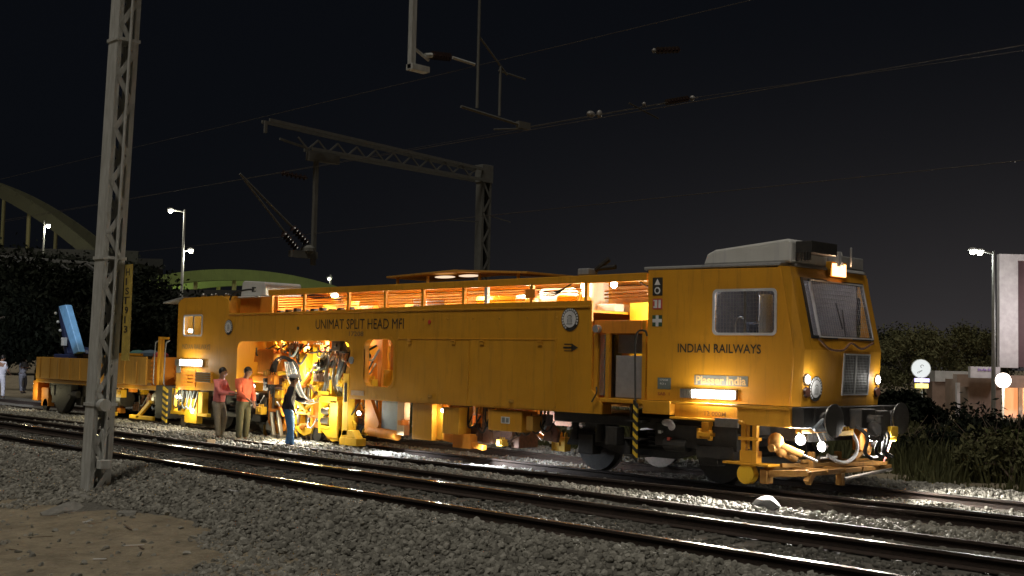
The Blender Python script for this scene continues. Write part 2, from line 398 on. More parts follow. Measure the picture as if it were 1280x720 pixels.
grid('ground', ax((-1500, -200, 130), (-200, -30, 6), (-30, -14, .6), (-14, 8, .12), (8, 30, 1), (30, 1500, 120)),
     ax((-600, -60, 60), (-60, -17, 3), (-17, -6, .12), (-6, 4, 1), (4, 14, .5), (14, 80, 4), (80, 1500, 120)), ground_z, M['soil'], 'structure')
bal = mat('crushed_stone_bed', (.20, .19, .165), .95, nscale=22, col2=(.09, .085, .075), bump=1., bscale=38)
bal.node_tree.nodes['Bump'].inputs['Distance'].default_value = .05
grid('ballast_bed', ax((-160, -34, 2), (-34, 9, .16), (9, 30, .6)), ax((-10.2, 5.2, .12)), ballast_z, bal, 'structure')

# loose stones: vertices carry the scatter, geometry nodes put one of several rocks on each
def stones(name, regions, label_mat, lo, hi, seed):
    P = []; Sz = []
    for x0, x1, y0, y1, n, s0, s1, cond in regions:
        x = rng.uniform(x0, x1, n); y = rng.uniform(y0, y1, n); s = rng.uniform(s0, s1, n) ** 1
        if cond is not None: k = cond(x, y); x, y, s = x[k], y[k], s[k]
        z = np.maximum(ballast_z(x, y), ground_z(x, y) - .02) + s * rng.uniform(-.1, .55, len(x))
        P.append(np.stack([x, y, z], 1)); Sz.append(s)
    P = np.concatenate(P); Sz = np.concatenate(Sz)
    me = bpy.data.meshes.new(name); me.from_pydata(P.tolist(), [], [])
    at = me.attributes.new('size', 'FLOAT', 'POINT'); at.data.foreach_set('value', Sz.astype(np.float32))
    at = me.attributes.new('rot', 'FLOAT_VECTOR', 'POINT'); at.data.foreach_set('vector', rng.uniform(0, 6.28, (len(P), 3)).astype(np.float32).ravel())
    at = me.attributes.new('shape', 'FLOAT_VECTOR', 'POINT'); at.data.foreach_set('vector', rng.uniform(.6, 1.25, (len(P), 3)).astype(np.float32).ravel())
    at = me.attributes.new('pick', 'INT', 'POINT'); at.data.foreach_set('value', rng.integers(0, 6, len(P)).astype(np.int32))
    me.materials.append(label_mat)
    o = bpy.data.objects.new(name, me); COL.objects.link(o)
    ng = bpy.data.node_groups.new(name, 'GeometryNodeTree')
    ng.interface.new_socket('Geometry', in_out='INPUT', socket_type='NodeSocketGeometry'); ng.interface.new_socket('Geometry', in_out='OUTPUT', socket_type='NodeSocketGeometry')
    n = ng.nodes; l = ng.links; gi = n.new('NodeGroupInput'); go = n.new('NodeGroupOutput')
    g2i = n.new('GeometryNodeGeometryToInstance')
    for k in range(6):
        ico = n.new('GeometryNodeMeshIcoSphere'); ico.inputs['Radius'].default_value = 1.; ico.inputs['Subdivisions'].default_value = 2 if k % 2 else 1
        sp = n.new('GeometryNodeSetPosition'); nz = n.new('ShaderNodeTexVoronoi'); nz.voronoi_dimensions = '4D'; nz.inputs['W'].default_value = k * 3.7
        nz.inputs['Scale'].default_value = .75; nz.distance = 'CHEBYCHEV'
        sub = n.new('ShaderNodeVectorMath'); sub.operation = 'SUBTRACT'; sub.inputs[1].default_value = (.5, .5, .5)
        pos = n.new('GeometryNodeInputPosition'); l.new(pos.outputs[0], nz.inputs['Vector'])
        sc = n.new('ShaderNodeVectorMath'); sc.operation = 'SCALE'; sc.inputs['Scale'].default_value = .55
        vr = n.new('ShaderNodeVectorMath'); vr.operation = 'MULTIPLY_ADD'
        # push vertices onto facets: position * (0.65 + cell distance * .6)
        ma = n.new('ShaderNodeMath'); ma.operation = 'MULTIPLY_ADD'; ma.inputs[1].default_value = 1.25; ma.inputs[2].default_value = -.62
        l.new(nz.outputs['Distance'], ma.inputs[0])
        l.new(pos.outputs[0], sc.inputs[0]); l.new(ma.outputs[0], sc.inputs['Scale'])
        l.new(sc.outputs[0], sp.inputs['Offset']); l.new(ico.outputs[0], sp.inputs['Geometry'])
        smn = n.new('GeometryNodeSetMaterial'); smn.inputs['Material'].default_value = label_mat; l.new(sp.outputs[0], smn.inputs[0])
        ss = n.new('GeometryNodeSetShadeSmooth'); ss.inputs['Shade Smooth'].default_value = False; l.new(smn.outputs[0], ss.inputs[0])
        l.new(ss.outputs[0], g2i.inputs[0])
    def attr(nm, t):
        a = n.new('GeometryNodeInputNamedAttribute'); a.data_type = t; a.inputs['Name'].default_value = nm; return a.outputs['Attribute']
    ip = n.new('GeometryNodeInstanceOnPoints'); l.new(gi.outputs[0], ip.inputs['Points']); l.new(g2i.outputs[0], ip.inputs['Instance'])
    ip.inputs['Pick Instance'].default_value = True; l.new(attr('pick', 'INT'), ip.inputs['Instance Index'])
    l.new(attr('rot', 'FLOAT_VECTOR'), ip.inputs['Rotation'])
    vm = n.new('ShaderNodeVectorMath'); vm.operation = 'SCALE'; l.new(attr('shape', 'FLOAT_VECTOR'), vm.inputs[0]); l.new(attr('size', 'FLOAT'), vm.inputs['Scale'])
    l.new(vm.outputs[0], ip.inputs['Scale']); l.new(ip.outputs[0], go.inputs[0])
    md = o.modifiers.new('scatter', 'NODES'); md.node_group = ng
    return o
stm = bpy.data.materials.new('crushed_stone'); stm.use_nodes = True
n_ = stm.node_tree.nodes; l_ = stm.node_tree.links; b_ = n_['Principled BSDF']; b_.inputs['Roughness'].default_value = .9
oi = n_.new('ShaderNodeObjectInfo'); r_ = n_.new('ShaderNodeValToRGB'); l_.new(oi.outputs['Random'], r_.inputs['Fac'])
r_.color_ramp.elements[0].color = (.18, .172, .148, 1); r_.color_ramp.elements[1].color = (.41, .395, .35, 1)
e_ = r_.color_ramp.elements.new(.7); e_.color = (.30, .288, .25, 1)
tc_ = n_.new('ShaderNodeTexCoord'); nn_ = n_.new('ShaderNodeTexNoise'); nn_.inputs['Scale'].default_value = 2.5; nn_.inputs['Detail'].default_value = 4
l_.new(tc_.outputs['Object'], nn_.inputs['Vector'])
mm_ = n_.new('ShaderNodeMixRGB'); mm_.blend_type = 'MULTIPLY'; mm_.inputs['Fac'].default_value = .5; l_.new(r_.outputs[0], mm_.inputs[1]); l_.new(nn_.outputs[0], mm_.inputs[2])
l_.new(mm_.outputs[0], b_.inputs['Base Color'])

RY3 = lambda x: np.interp(x, [-30, -8.8, -1.8, 2.9, 30], [-3.0, -2.36, -1.72, -1.40, -1.3])     # a loose rail beside the machine's track
YB = lambda x: np.interp(x, [-16, -10, -8.4, -7.6, -5.5, -3.7, -3.0], [-8.9, -8.7, -7.75, -7.8, -8.15, -8.75, -12])
def off_rails(x, y):
    ok = np.ones(len(x), bool)
    for ry in (-6.233, -4.487, -3.53, -.873, .873): ok &= np.abs(y - ry) > .085
    ok &= np.abs(y - RY3(x)) > .085
    return ok
tag(stones('ballast_stones', [
    (-16, 9, -10.6, -6.33, 38000, .022, .054, lambda x, y: (y > YB(x) + .42 * vnoise(x, y, 1.1, 4) + .25 * vnoise(x, y, .4, 14)) | (rng.uniform(0, 1, len(x)) < .02)),
    (-34, -16, -9.2, -6.33, 8000, .03, .06, None),
    (-34, 9, -4.4, -3.62, 7000, .024, .048, None),
    (-34, 9, -3.45, -.95, 21000, .02, .052, off_rails),
    (-30, 9, -.8, .8, 7000, .02, .036, None),
    (-30, 10, .95, 4.4, 20000, .026, .056, None)], stm, 0, 1, 1),
    'grey crushed stone ballast heaped around and between the railway tracks', 'ballast', kind='stuff')

stg = stm.copy(); stg.name = 'dark_stone'; rr_ = stg.node_tree.nodes['Color Ramp'].color_ramp
for e in rr_.elements: e.color = (*[c * .5 for c in e.color[:3]], 1)  # darker copy of the crushed stone colours
tag(stones('dark_ballast_stones', [(-26, 9, -6.15, -4.57, 9000, .02, .045, lambda x, y: rng.uniform(0, 1, len(x)) < .8)], stg, 0, 1, 2), 'dark ballast between the rails of the empty track', 'ballast', kind='stuff')
# ------------------------------------------------------------------ rails and sleepers
def rail_mb(yf, xs, zt=0.):
    prof = [(-.036, 0), (.036, 0), (.036, -.03), (.01, -.045), (.009, -.125), (.07, -.145), (.07, -.156), (-.07, -.156), (-.07, -.145), (-.009, -.125), (-.01, -.045), (-.036, -.03)]
    mb = MB(); n = len(prof)
    for x in xs:
        y0 = float(yf(x)) if callable(yf) else yf
        mb.v += [(x, y0 + p[0], zt + p[1]) for p in prof]
    for k in range(len(xs) - 1):
        for i in range(n):
            j = (i + 1) % n; mb.f.append((k * n + i, k * n + j, (k + 1) * n + j, (k + 1) * n + i)); mb.m.append(0 if i == 0 else 1)
    mb.f.append(tuple(range(n))[::-1]); mb.m.append(1); mb.f.append(tuple(range((len(xs) - 1) * n, len(xs) * n))); mb.m.append(1)
    return mb
def track(yc, label, x0, x1, s0):
    t = empty('railway_track', (0, yc, 0), label, 'railway track', kind='structure')
    for s in (-1, 1): rail_mb(yc + s * .873, [-160, x1]).build('rail', [M['railhead'], M['railrust']], t)
    sm = MB().prismx([(yc - 1.37, -.36), (yc + 1.37, -.36), (yc + 1.37, -.19), (yc + 1.12, -.165), (yc + .6, -.168), (yc + .3, -.19), (yc - .3, -.19), (yc - .6, -.168), (yc - 1.12, -.165), (yc - 1.37, -.19)], x0, x0 + .26)
    first = sm.build('sleeper', M['sleeper'], t, bevel=.012)
    n = int((s0 - x0) / .62)
    for k in range(1, n):
        c = first.copy(); COL.objects.link(c); c.parent = t; c.location = (k * .62, random.uniform(-.02, .02), random.uniform(-.006, .006))
    return t
track(-5.36, 'empty railway track in the foreground with dark rusty rails', -38, 9, 9)
track(0, 'railway track that the yellow machine stands on', -40, 9, 9)
tag(rail_mb(-3.53, [-60, 12], 0.).build('loose_rail', [M['railrust'], M['railrust']]), 'loose dark rail lying on ballast, nearer the empty track', 'rail', 'spare rails between the tracks')
tag(rail_mb(RY3, list(np.linspace(-30, 12, 60)), -.004).build('loose_rail', [M['railrust'], M['railrust']]), 'loose dark rail lying close beside the yellow machine at the workers\' feet', 'rail', 'spare rails between the tracks')

# ------------------------------------------------------------------ the yellow track machine
T = empty('track_machine', (-9.2, 0, 0), 'long yellow rail tamping machine with lettering on its side', 'track machine')
Y = M['yellow']; O = M['orange']; LE = M['lemon']; K = M['black']
HW = 1.5
# front cab -------------------------------------------------
def prof_front(z, side):          # x of the cab front at height z (0 centre face, 1 side outline before the taper, 2 corner edge)
    return float(np.interp(z, [1.28, 1.36, 2.12, 3.34], ([-.45, -.44, -.39, -.66], [-.42, -.41, -.37, -.60], [-.598, -.590, -.552, -.767])[side]))
def taper_pt(x, y):               # the cab narrows in plan towards its nose
    q = max(0., x + 3.09); return x - .067 * q, y * (1 - .07 * q)
CORN = 1.216
def cab_wall(name, y0, y1, hole):
    return plate(name, [(-3.09, 1.28), (prof_front(1.28, 1), 1.28), (prof_front(1.36, 1), 1.36), (prof_front(2.12, 1), 2.12), (prof_front(3.34, 1), 3.34), (-3.09, 3.36)], hole, y0, y1, Y, T)
cw = cab_wall('cab_side_wall', -1.5, -1.44, [rrect(-1.80, -.68, 2.34, 3.01, .07)])
cab_wall('cab_side_wall', 1.44, 1.5, [rrect(-1.80, -.68, 2.34, 3.01, .07)])
# front with chamfered corners: strips between heights, windshield and grille openings cut as cells
def front_pt(y, z):
    a = abs(y); f = prof_front(z, 0); c = prof_front(z, 2); e = 1.5 * (1 - .07 * (prof_front(z, 1) + 3.09))
    if a <= 1.11: x = f - .035 * (a / 1.11) ** 2
    else: t = (a - 1.11) / (CORN - 1.11); x = (f - .035) * (1 - t) + c * t; y = math.copysign(1.11 * (1 - t) + e * t, y)
    return (x, y, z)
fm = MB()
ys = [-CORN, -1.11, -.87, -.72, -.08, .0, .36, .72, .87, 1.11, CORN]; zs = [1.28, 1.36, 1.44, 2.08, 2.12, 2.30, 2.32, 3.18, 3.26, 3.36]
for i in range(len(ys) - 1):
    for j in range(len(zs) - 1):
        yc = (ys[i] + ys[i + 1]) / 2; zc = (zs[j] + zs[j + 1]) / 2
        if abs(yc) < .87 and 2.32 < zc < 3.18: continue
        if -.08 < yc < .72 and 1.44 < zc < 2.08: continue
        q = [front_pt(ys[i], zs[j]), front_pt(ys[i + 1], zs[j]), front_pt(ys[i + 1], zs[j + 1]), front_pt(ys[i], zs[j + 1])]
        b = [(p[0] - .05, p[1], p[2]) for p in q]
        fm.add(q + b, [(0, 1, 2, 3), (7, 6, 5, 4), (0, 4, 5, 1), (1, 5, 6, 2), (2, 6, 7, 3), (3, 7, 4, 0)])
fo = fm.build('cab_front', Y, T)
bm = bmesh.new(); bm.from_mesh(fo.data); bmesh.ops.remove_doubles(bm, verts=bm.verts, dist=1e-4)
dup = {}
for f in bm.faces: dup.setdefault(tuple(sorted(v.index for v in f.verts)), []).append(f)
bmesh.ops.delete(bm, geom=[f for k in dup.values() if len(k) > 1 for f in k], context='FACES'); bmesh.ops.recalc_face_normals(bm, faces=bm.faces); bm.to_mesh(fo.data); bm.free()
# seams at the chamfer corner
for s in (-1, 1):
    sm = MB()
    for za, zb in ((1.3, 2.12), (2.12, 3.32)):
        a = Vector(front_pt(s * CORN, za)); b = Vector(front_pt(s * CORN, zb)); sm.cyl(a, b, .014, n=8)
    sm.build('corner_seam', Y, T)
MB().box(-3.09, -.6, -1.42, 1.42, 1.29, 1.33).build('cab_floor', M['interior'], T)
MB().box(-3.09, -3.03, -1.43, 1.43, 1.28, 3.34).build('cab_rear_wall', Y, T)
MB().box(-3.02, -3.0, -1.42, 1.42, 1.34, 3.3).box(-2.9, -.66, -1.41, 1.41, 3.26, 3.29).build('cab_lining', M['interior'], T)
# windshield
def fquad(mb, y0, y1, z0, z1, d=0., mi=0, th=.012):
    q = [Vector(front_pt(y, z)) + Vector((d, 0, 0)) for y, z in ((y0, z0), (y1, z0), (y1, z1), (y0, z1))]; b = [p - Vector((th, 0, 0)) for p in q]
    mb.add(q + b, [(0, 1, 2, 3), (7, 6, 5, 4), (0, 4, 5, 1), (1, 5, 6, 2), (2, 6, 7, 3), (3, 7, 4, 0)], mi)
mb = MB(); fquad(mb, -.87, .87, 2.32, 3.18, -.03); ws = mb.build('windshield', M['glass'], T)
def fframe(y0, y1, z0, z1, wd, d, m, name, par, mid=None):
    mb = MB()
    for a in ((y0, y0 + wd, z0, z1), (y1 - wd, y1, z0, z1), (y0 + wd, y1 - wd, z0, z0 + wd), (y0 + wd, y1 - wd, z1 - wd, z1)): fquad(mb, *a, d, 0, .04)
    if mid: fquad(mb, mid - .012, mid + .012, z0 + wd, z1 - wd, d - .004, 0, .03)
    return mb.build(name, m, par)
fframe(-.90, .90, 2.29, 3.21, .05, .018, M['rubber'], 'rubber_seal', ws)
fframe(-.70, .88, 2.31, 3.19, .022, .034, M['framep'], 'windshield_guard_frame', ws)
mb = MB()
for i in range(24): fquad(mb, -.68 + i * .065, -.677 + i * .065, 2.34, 3.16, .026, 0, .003)
for i in range(12): fquad(mb, -.68, .86, 2.36 + i * .068, 2.363 + i * .068, .030, 0, .003)
mb.build('windshield_guard_mesh', M['steeld'], ws)
wp = MB().bar((-.38, -.05, 2.33), (-.47, .0, 2.75), .014, .014).bar((-.40, -.10, 2.45), (-.50, -.14, 2.85), .008, .02).build('wiper', M['rubber'], T)
# cab inside: control desk, seat, pale cylinder, round headrest
MB().box(-1.2, -.66, -.9, .9, 1.34, 2.15).build('control_desk', M['interior'], T, .03)
MB().box(-1.75, -1.65, -.75, -.3, 1.8, 2.55).box(-1.8, -1.35, -.78, -.28, 1.7, 1.82).build('driver_seat', M['seatk'], T, .04)
MB().cyl((-1.06, -1.15, 2.2), (-1.06, -1.15, 2.95), .11).build('rolled_chart', M['white'], T, smooth=True)
hr = [(-1.5 + .09 * math.cos(t), -1.2, 2.48 + .13 * math.sin(t)) for t in np.linspace(0, math.pi, 9)]
MB().tube([(-1.41, -1.2, 2.33)] + hr + [(-1.59, -1.2, 2.33)], .012).build('headrest_loop', M['white'], T)
MB().box(-2.98, -.75, 1.40, 1.43, 1.34, 3.26).build('cab_lining', M['interior'], T)
light('POINT', (-1.5, -1.05, 3.15), 26, (.9, .95, 1.), .1, T); light('POINT', (-1.2, .3, 3.1), 6, (1., .9, .88), .15, T)
# side window
def side_window(x0, x1, z0, z1, mids, y=-1.5, g=True):
    wn = MB().box(x0, x1, y + .03, y + .036, z0, z1).build('side_window', M['glass'], T)
    plate('window_frame', rrect(x0 - .02, x1 + .02, z0 - .02, z1 + .02, .08), [rrect(x0 + .02, x1 - .02, z0 + .02, z1 - .02, .06)], y - .016, y + .01, M['framep'], wn)
    mb = MB()
    for m_ in mids: mb.box(m_ - .014, m_ + .014, y + .005, y + .028, z0, z1)
    mb.build('window_bar', M['steeld'], wn)
    if g:
        mb = MB()
        for i in range(int((x1 - x0) / .06)): mb.box(x0 + i * .06, x0 + i * .06 + .003, y - .004, y + .002, z0, z1)
        for i in range(int((z1 - z0) / .06)): mb.box(x0, x1, y - .008, y - .004, z0 + i * .06, z0 + i * .06 + .003)
        mb.build('window_guard_mesh', M['steeld'], wn)
    return wn
side_window(-1.80, -.68, 2.34, 3.01, [-1.24])
# grille on the front
mb = MB(); fquad(mb, -.10, .74, 1.42, 2.10, -.012, 0, .02); gr = mb.build('radiator_grille', M['decalk'], T)
fframe(-.08, .72, 1.44, 2.08, .025, .02, M['framep'], 'grille_frame', gr, .30)
mb = MB()
for i in range(17): fquad(mb, -.06 + i * .045, -.048 + i * .045, 1.46, 2.06, .008, 0, .008)
for i in range(14): fquad(mb, -.06, .70, 1.48 + i * .042, 1.488 + i * .042, .012, 0, .006)
mb.build('grille_mesh', M['grey'], gr)
# cab roof slab, white air conditioner, roof clutter
rf = MB().prism([(-3.2, 3.365), (-.62, 3.365), (-.60, 3.42), (-3.2, 3.42)], -1.49, 1.49).prism([(-.60, 3.365), (-.46, 3.365), (-.50, 3.42), (-.60, 3.42)], -1.2, 1.2).build('cab_roof', M['roof'], T, .015)
MB().prism([(-2.12, 3.425), (-2.05, 3.60), (-1.9, 3.66), (-.55, 3.78), (-.50, 3.74), (-.50, 3.425)], -1.35, -.1).build('air_conditioner', M['white'], rf, .04)
ac = MB().box(-.48, -.2, -1.25, -.35, 3.56, 3.74)
for i in range(6): ac.box(-.47 + i * .045, -.45 + i * .045, -1.28, -1.2, 3.44, 3.58)
ac.build('fan_housing', M['black'], rf, .01)
hb = MB().cyl((-.45, .1, 3.43), (-.45, .1, 3.66), .13, .10).cyl((-.3, .35, 3.43), (-.3, .35, 3.74), .02).box(-1.3, -.5, -.0, 1.2, 3.43, 3.62)
hb.build('roof_horn', M['roof'], rf, .02)
# big orange headlight on the roof edge
hl = MB().prism([(-.85, 3.26), (-.60, 3.26), (-.58, 3.50), (-.85, 3.50)], -.14, .32).build('headlight', Y, T, .01)
MB().box(-.585, -.565, -.11, .27, 3.275, 3.47).build('headlight_glass', emis('lamp_orange_hot', (1., .50, .20), 4.5), hl)
light('AREA', (-.53, .08, 3.36), 30, (1, .62, .35), .3, T, rot=(1, -.15, -.12))
# small marker lights
for yy in (-1.02, 1.02):
    x = prof_front(1.68, 0) - .035
    o = MB().cyl((x, yy, 1.68), (x + .035, yy, 1.68), .075, .06, 16).build('marker_light', M['lampw'], T); 
    MB().cyl((x - .001, yy, 1.68), (x + .03, yy, 1.68), .088, .085, 16).build('bezel', M['steeld'], o)
    MB().cyl((x, yy, 1.49), (x + .03, yy, 1.49), .085, .07, 16).build('tail_light', mat('dark_red_lens', (.05, .02, .014), .3), T)
    light('POINT', (x + .16, yy, 1.68), 5, (1, .95, .85), .06, T)
def roundel(c, ux, nrm, r, parent, name='round_emblem'):
    c = Vector(c); ux = Vector(ux); nrm = Vector(nrm).normalized(); uz = Vector((0, 0, 1)); uz = (uz - nrm * uz.dot(nrm)).normalized()
    def P(a, b, d): return c + ux * a + uz * b + nrm * d
    n = 32; mb = MB()
    def disc(r0, d, mi): mb.add([P(r0 * math.cos(2 * math.pi * i / n), r0 * math.sin(2 * math.pi * i / n), d) for i in range(n)], [tuple(range(n))], mi)
    disc(r, .004, 0); disc(r * .70, .012, 1)
    for k in range(22):                    # pale marks of lettering round the ring
        if 15 <= k <= 19: continue
        a = 2 * math.pi * (k + .1) / 22; b_ = a + .19; r1, r2 = r * .76, r * .93
        mb.add([P(r1 * math.cos(a), r1 * math.sin(a), .008), P(r2 * math.cos(a), r2 * math.sin(a), .008), P(r2 * math.cos(b_), r2 * math.sin(b_), .008), P(r1 * math.cos(b_), r1 * math.sin(b_), .008)], [(0, 1, 2, 3)], 1)
    for x0, x1, z0, z1 in ((-.26, -.18, -.3, .05), (-.1, -.03, -.3, .16), (.05, .12, -.3, .16), (.2, .28, -.3, .05), (-.34, .34, -.42, -.36)):
        mb.add([P(a * r, b_ * r, .016) for a, b_ in ((x0, z0), (x1, z0), (x1, z1), (x0, z1))], [(0, 1, 2, 3)], 2)
    pts = [P(r * .28 * math.cos(t), r * (.12 + .24 * math.sin(t)), .016) for t in np.linspace(0, math.pi, 10)]; pin = [P(r * .2 * math.cos(t), r * (.12 + .15 * math.sin(t)), .016) for t in np.linspace(0, math.pi, 10)]
    for i in range(9): mb.add([pts[i], pts[i + 1], pin[i + 1], pin[i]], [(0, 1, 2, 3)], 2)
    return mb.build(name, [M['decalk'], M['decalw'], M['decalgrey']], parent)
roundel((prof_front(1.54, 0) - .010, -.79, 1.54), (-.03, 1, 0), (1, 0, -.06), .19, T)
roundel((-4.80, -1.505, 2.585), (1, 0, 0), (0, -1, 0), .205, T)
roundel((-15.9, -1.505, 2.48), (1, 0, 0), (0, -1, 0), .18, T)
# chain / cable under the windshield
MB().sweep([(-.41, -.75, 2.28), (-.38, -.5, 2.14), (-.36, -.15, 2.13), (-.37, .1, 2.24), (-.36, .4, 2.16), (-.38, .78, 2.26)], .018).build('cable', M['rust'], T)
# decals and lettering
side_text('lettering', 'INDIAN RAILWAYS', -2.48, -.93, 2.045, 2.185, M['decalk'], T)
d = MB().box(-2.15, -1.16, -1.506, -1.499, 1.545, 1.70).build('nameplate', M['decalgrey'], T)
side_text('lettering', 'Plasser India', -2.12, -1.19, 1.56, 1.69, mat('pale_orange_ink', (.62, .42, .20), .5), d, y=-1.51, bold=.03)
d = MB().box(-3.0, -2.80, -1.506, -1.499, 2.95, 3.24).build('warning_decal', M['decalk'], T)
MB().add([(-2.96, -1.509, 3.12), (-2.84, -1.509, 3.12), (-2.90, -1.509, 3.22)], [(0, 1, 2)]).cyl((-2.9, -1.506, 3.03), (-2.9, -1.510, 3.03), .058, n=20).build('warning_symbol', M['decalw'], d)
MB().cyl((-2.9, -1.510, 3.03), (-2.9, -1.513, 3.03), .035, n=20).build('warning_symbol', M['decalk'], d)
MB().box(-2.995, -2.80, -1.506, -1.499, 2.73, 2.90, 0).box(-2.975, -2.90, -1.509, -1.5065, 2.75, 2.88, 1).box(-2.875, -2.83, -1.509, -1.5065, 2.75, 2.88, 1).box(-2.99, -2.95, -1.511, -1.5095, 2.78, 2.86, 0).build('warning_decal', [M['decalr'], M['decalw']], T)
MB().box(-2.995, -2.80, -1.506, -1.499, 2.455, 2.635, 0).box(-2.925, -2.87, -1.509, -1.5065, 2.455, 2.635, 1).box(-2.99, -2.928, -1.509, -1.5065, 2.52, 2.575, 1).box(-2.867, -2.805, -1.509, -1.5065, 2.52, 2.575, 1).build('first_aid_decal', [M['decalg'], M['decalw']], T)
d = MB().box(-2.87, -2.61, -1.506, -1.499, 1.46, 1.64).build('data_plate', mat('slate_plate', (.12, .14, .13), .5), T)
side_text('lettering', '17208', -2.82, -2.66, 1.59, 1.62, M['decalw'], d, y=-1.51); side_text('lettering', '9.3 t', -2.82, -2.7, 1.53, 1.56, M['decalw'], d, y=-1.51)
side_text('lettering', 'SAB  1', -2.86, -2.63, 1.36, 1.41, mat('brown_ink', (.25, .06, .03), .6), T)
side_text('lettering', 'UNIMAT SPLIT HEAD MFI', -12.33, -9.31, 2.43, 2.64, M['decalk'], T, bold=0.)
side_text('lettering', '17208', -11.12, -10.62, 2.28, 2.38, mat('faded_ink', (.20, .13, .06), .6), T)
side_text('lettering', 'INDIAN RAILWAYS', -18.08, -16.72, 1.94, 2.07, mat('faded_ink_brown', (.24, .15, .06), .6), T)
ar = MB().box(-4.95, -4.72, -1.506, -1.50, 2.085, 2.115).add([(-4.76, -1.506, 2.03), (-4.60, -1.506, 2.10), (-4.76, -1.506, 2.17)], [(0, 1, 2)])
ar.box(-4.93, -4.73, -1.506, -1.50, 2.15, 2.165).box(-4.93, -4.73, -1.506, -1.50, 2.04, 2.052).build('arrow_decal', M['decalk'], T)
MB().cyl((-8.53, -1.5, 2.56), (-8.53, -1.512, 2.56), .04).build('red_button', M['red'], T)
MB().cyl((-13.0, -1.5, 2.45), (-13.0, -1.512, 2.45), .04).build('round_plug', M['decalk'], T)
# side light bars
LB = []
def light_bar(x0, x1, z0, z1, p):
    hs = MB().box(x0 - .02, x1 + .02, -1.56, -1.502, z0 - .015, z1 + .015)
    for i in range(7): hs.box(x0 - .24 + i * .035, x0 - .225 + i * .035, -1.60, -1.502, z0 - .01, z1 + .01)
    h = hs.build('light_bar', M['steeld'], T)
    MB().box(x0, x1, -1.60, -1.561, z0, z1).build('light_bar_lens', emis('lamp_bar', (1., .97, .88), 18.), h, .01)
    l = light('AREA', ((x0 + x1) / 2, -1.63, (z0 + z1) / 2), p, (1., .93, .80), .3, T, rot=(0, -1, -.25)); l.data.shape = 'RECTANGLE'; l.data.size = x1 - x0; l.data.size_y = z1 - z0
    # light spilling back on the wall round the bar
    light('POINT', ((x0 + x1) / 2 - .2, -1.72, (z0 + z1) / 2), p * .12, (1., .88, .68), .06, T); light('POINT', ((x0 + x1) / 2 + .2, -1.72, (z0 + z1) / 2), p * .12, (1., .88, .68), .06, T)
light_bar(-2.12, -1.36, 1.35, 1.47, 75)
light_bar(-18.0, -17.0, 1.54, 1.68, 60)
# underframe below the cab
uf = MB().box(-3.13, -2.57, -1.56, -1.3, 1.06, 1.27).box(-2.57, -1.07, -1.44, 1.44, 1.03, 1.262).build('underframe', Y, T, .01)
MB().box(-1.35, -.42, -1.50, -1.42, .98, 1.27).box(-2.6, -.42, -1.53, -1.50, 1.235, 1.275).box(-2.6, -1.2, -1.53, -1.45, 1.0, 1.04).build('sole_bar', Y, T, .008)
side_text('lettering', '12 000M', -1.98, -1.58, 1.08, 1.15, mat('brown_stencil', (.22, .10, .03), .6), T, y=-1.446)
MB().box(-1.72, -1.30, -1.54, -1.5, .93, 1.06).build('step_tread', M['steeld'], T)
MB().box(-.42, -.22, -1.45, 1.45, .98, 1.28).build('buffer_beam', K, T, .01)
MB().box(-2.1, -.5, -.9, .9, .75, 1.0).build('frame_beam', K, T)
# buffers
for s in (-1, 1):
    b = MB().box(-.22, -.19, s * .978 - .2, s * .978 + .2, .92, 1.27).cyl((-.2, s * .978, 1.095), (-.02, s * .978, 1.095), .115, .10, 20).cyl((-.14, s * .978, 1.095), (-.12, s * .978, 1.095), .13, .13, 20).build('buffer', K, T, smooth=True)
    MB().cyl((-.03, s * .978, 1.095), (.0, s * .978, 1.095), .235, .245, 32).cyl((.0, s * .978, 1.095), (.02, s * .978, 1.095), .245, .20, 32).build('buffer_head', K, b, smooth=True)
    MB().tube([(-.012, s * .978 + .25 * math.cos(t), 1.095 + .25 * math.sin(t)) for t in np.linspace(2.2, 4.4, 12)], .008, 5).build('buffer_rim', M['steel'], b)
MB().sweep([(-.15, -1.3, .97), (-.12, -1.2, 1.05), (-.1, -1.12, 1.1), (-.12, -.98, 1.0), (-.15, -.85, .97)], .028).add([(-.15, -1.38, .97), (-.13, -1.1, 1.10), (-.13, -1.0, .96)], [(0, 1, 2)]).build('coupling_cover', M['hosegrey'], T)
cp = MB().box(-.22, .0, -.22, .2, .95, 1.25).cyl((-.05, 0, 1.08), (.12, 0, 1.08), .1, .07).box(.02, .22, -.05, .05, .78, 1.16).cyl((.12, -.08, .95), (.12, .08, .95), .13).box(-.15, .05, .25, .55, .9, 1.22)
cp.build('coupler', K, T, .02)
for yy, d_ in ((.12, .0), (.28, .05), (-.22, .02), (.40, 0)):
    MB().sweep([(-.1, yy, 1.0), (.08, yy + .02, .85), (.06, yy - .03 + d_, .62), (.12, yy + .08, .52)], .028).build('brake_hose', M['rubber'], T)
MB().box(-.05, .12, .46, .66, .82, .98).cyl((.0, .5, .8), (.1, .62, .8), .05).build('yellow_valve', LE, T, .015)
MB().cyl((0, .44, .44), (0.02, .68, .82), .011).build('marker_rod', mat('pink_rod', (.8, .25, .22), .5), T)
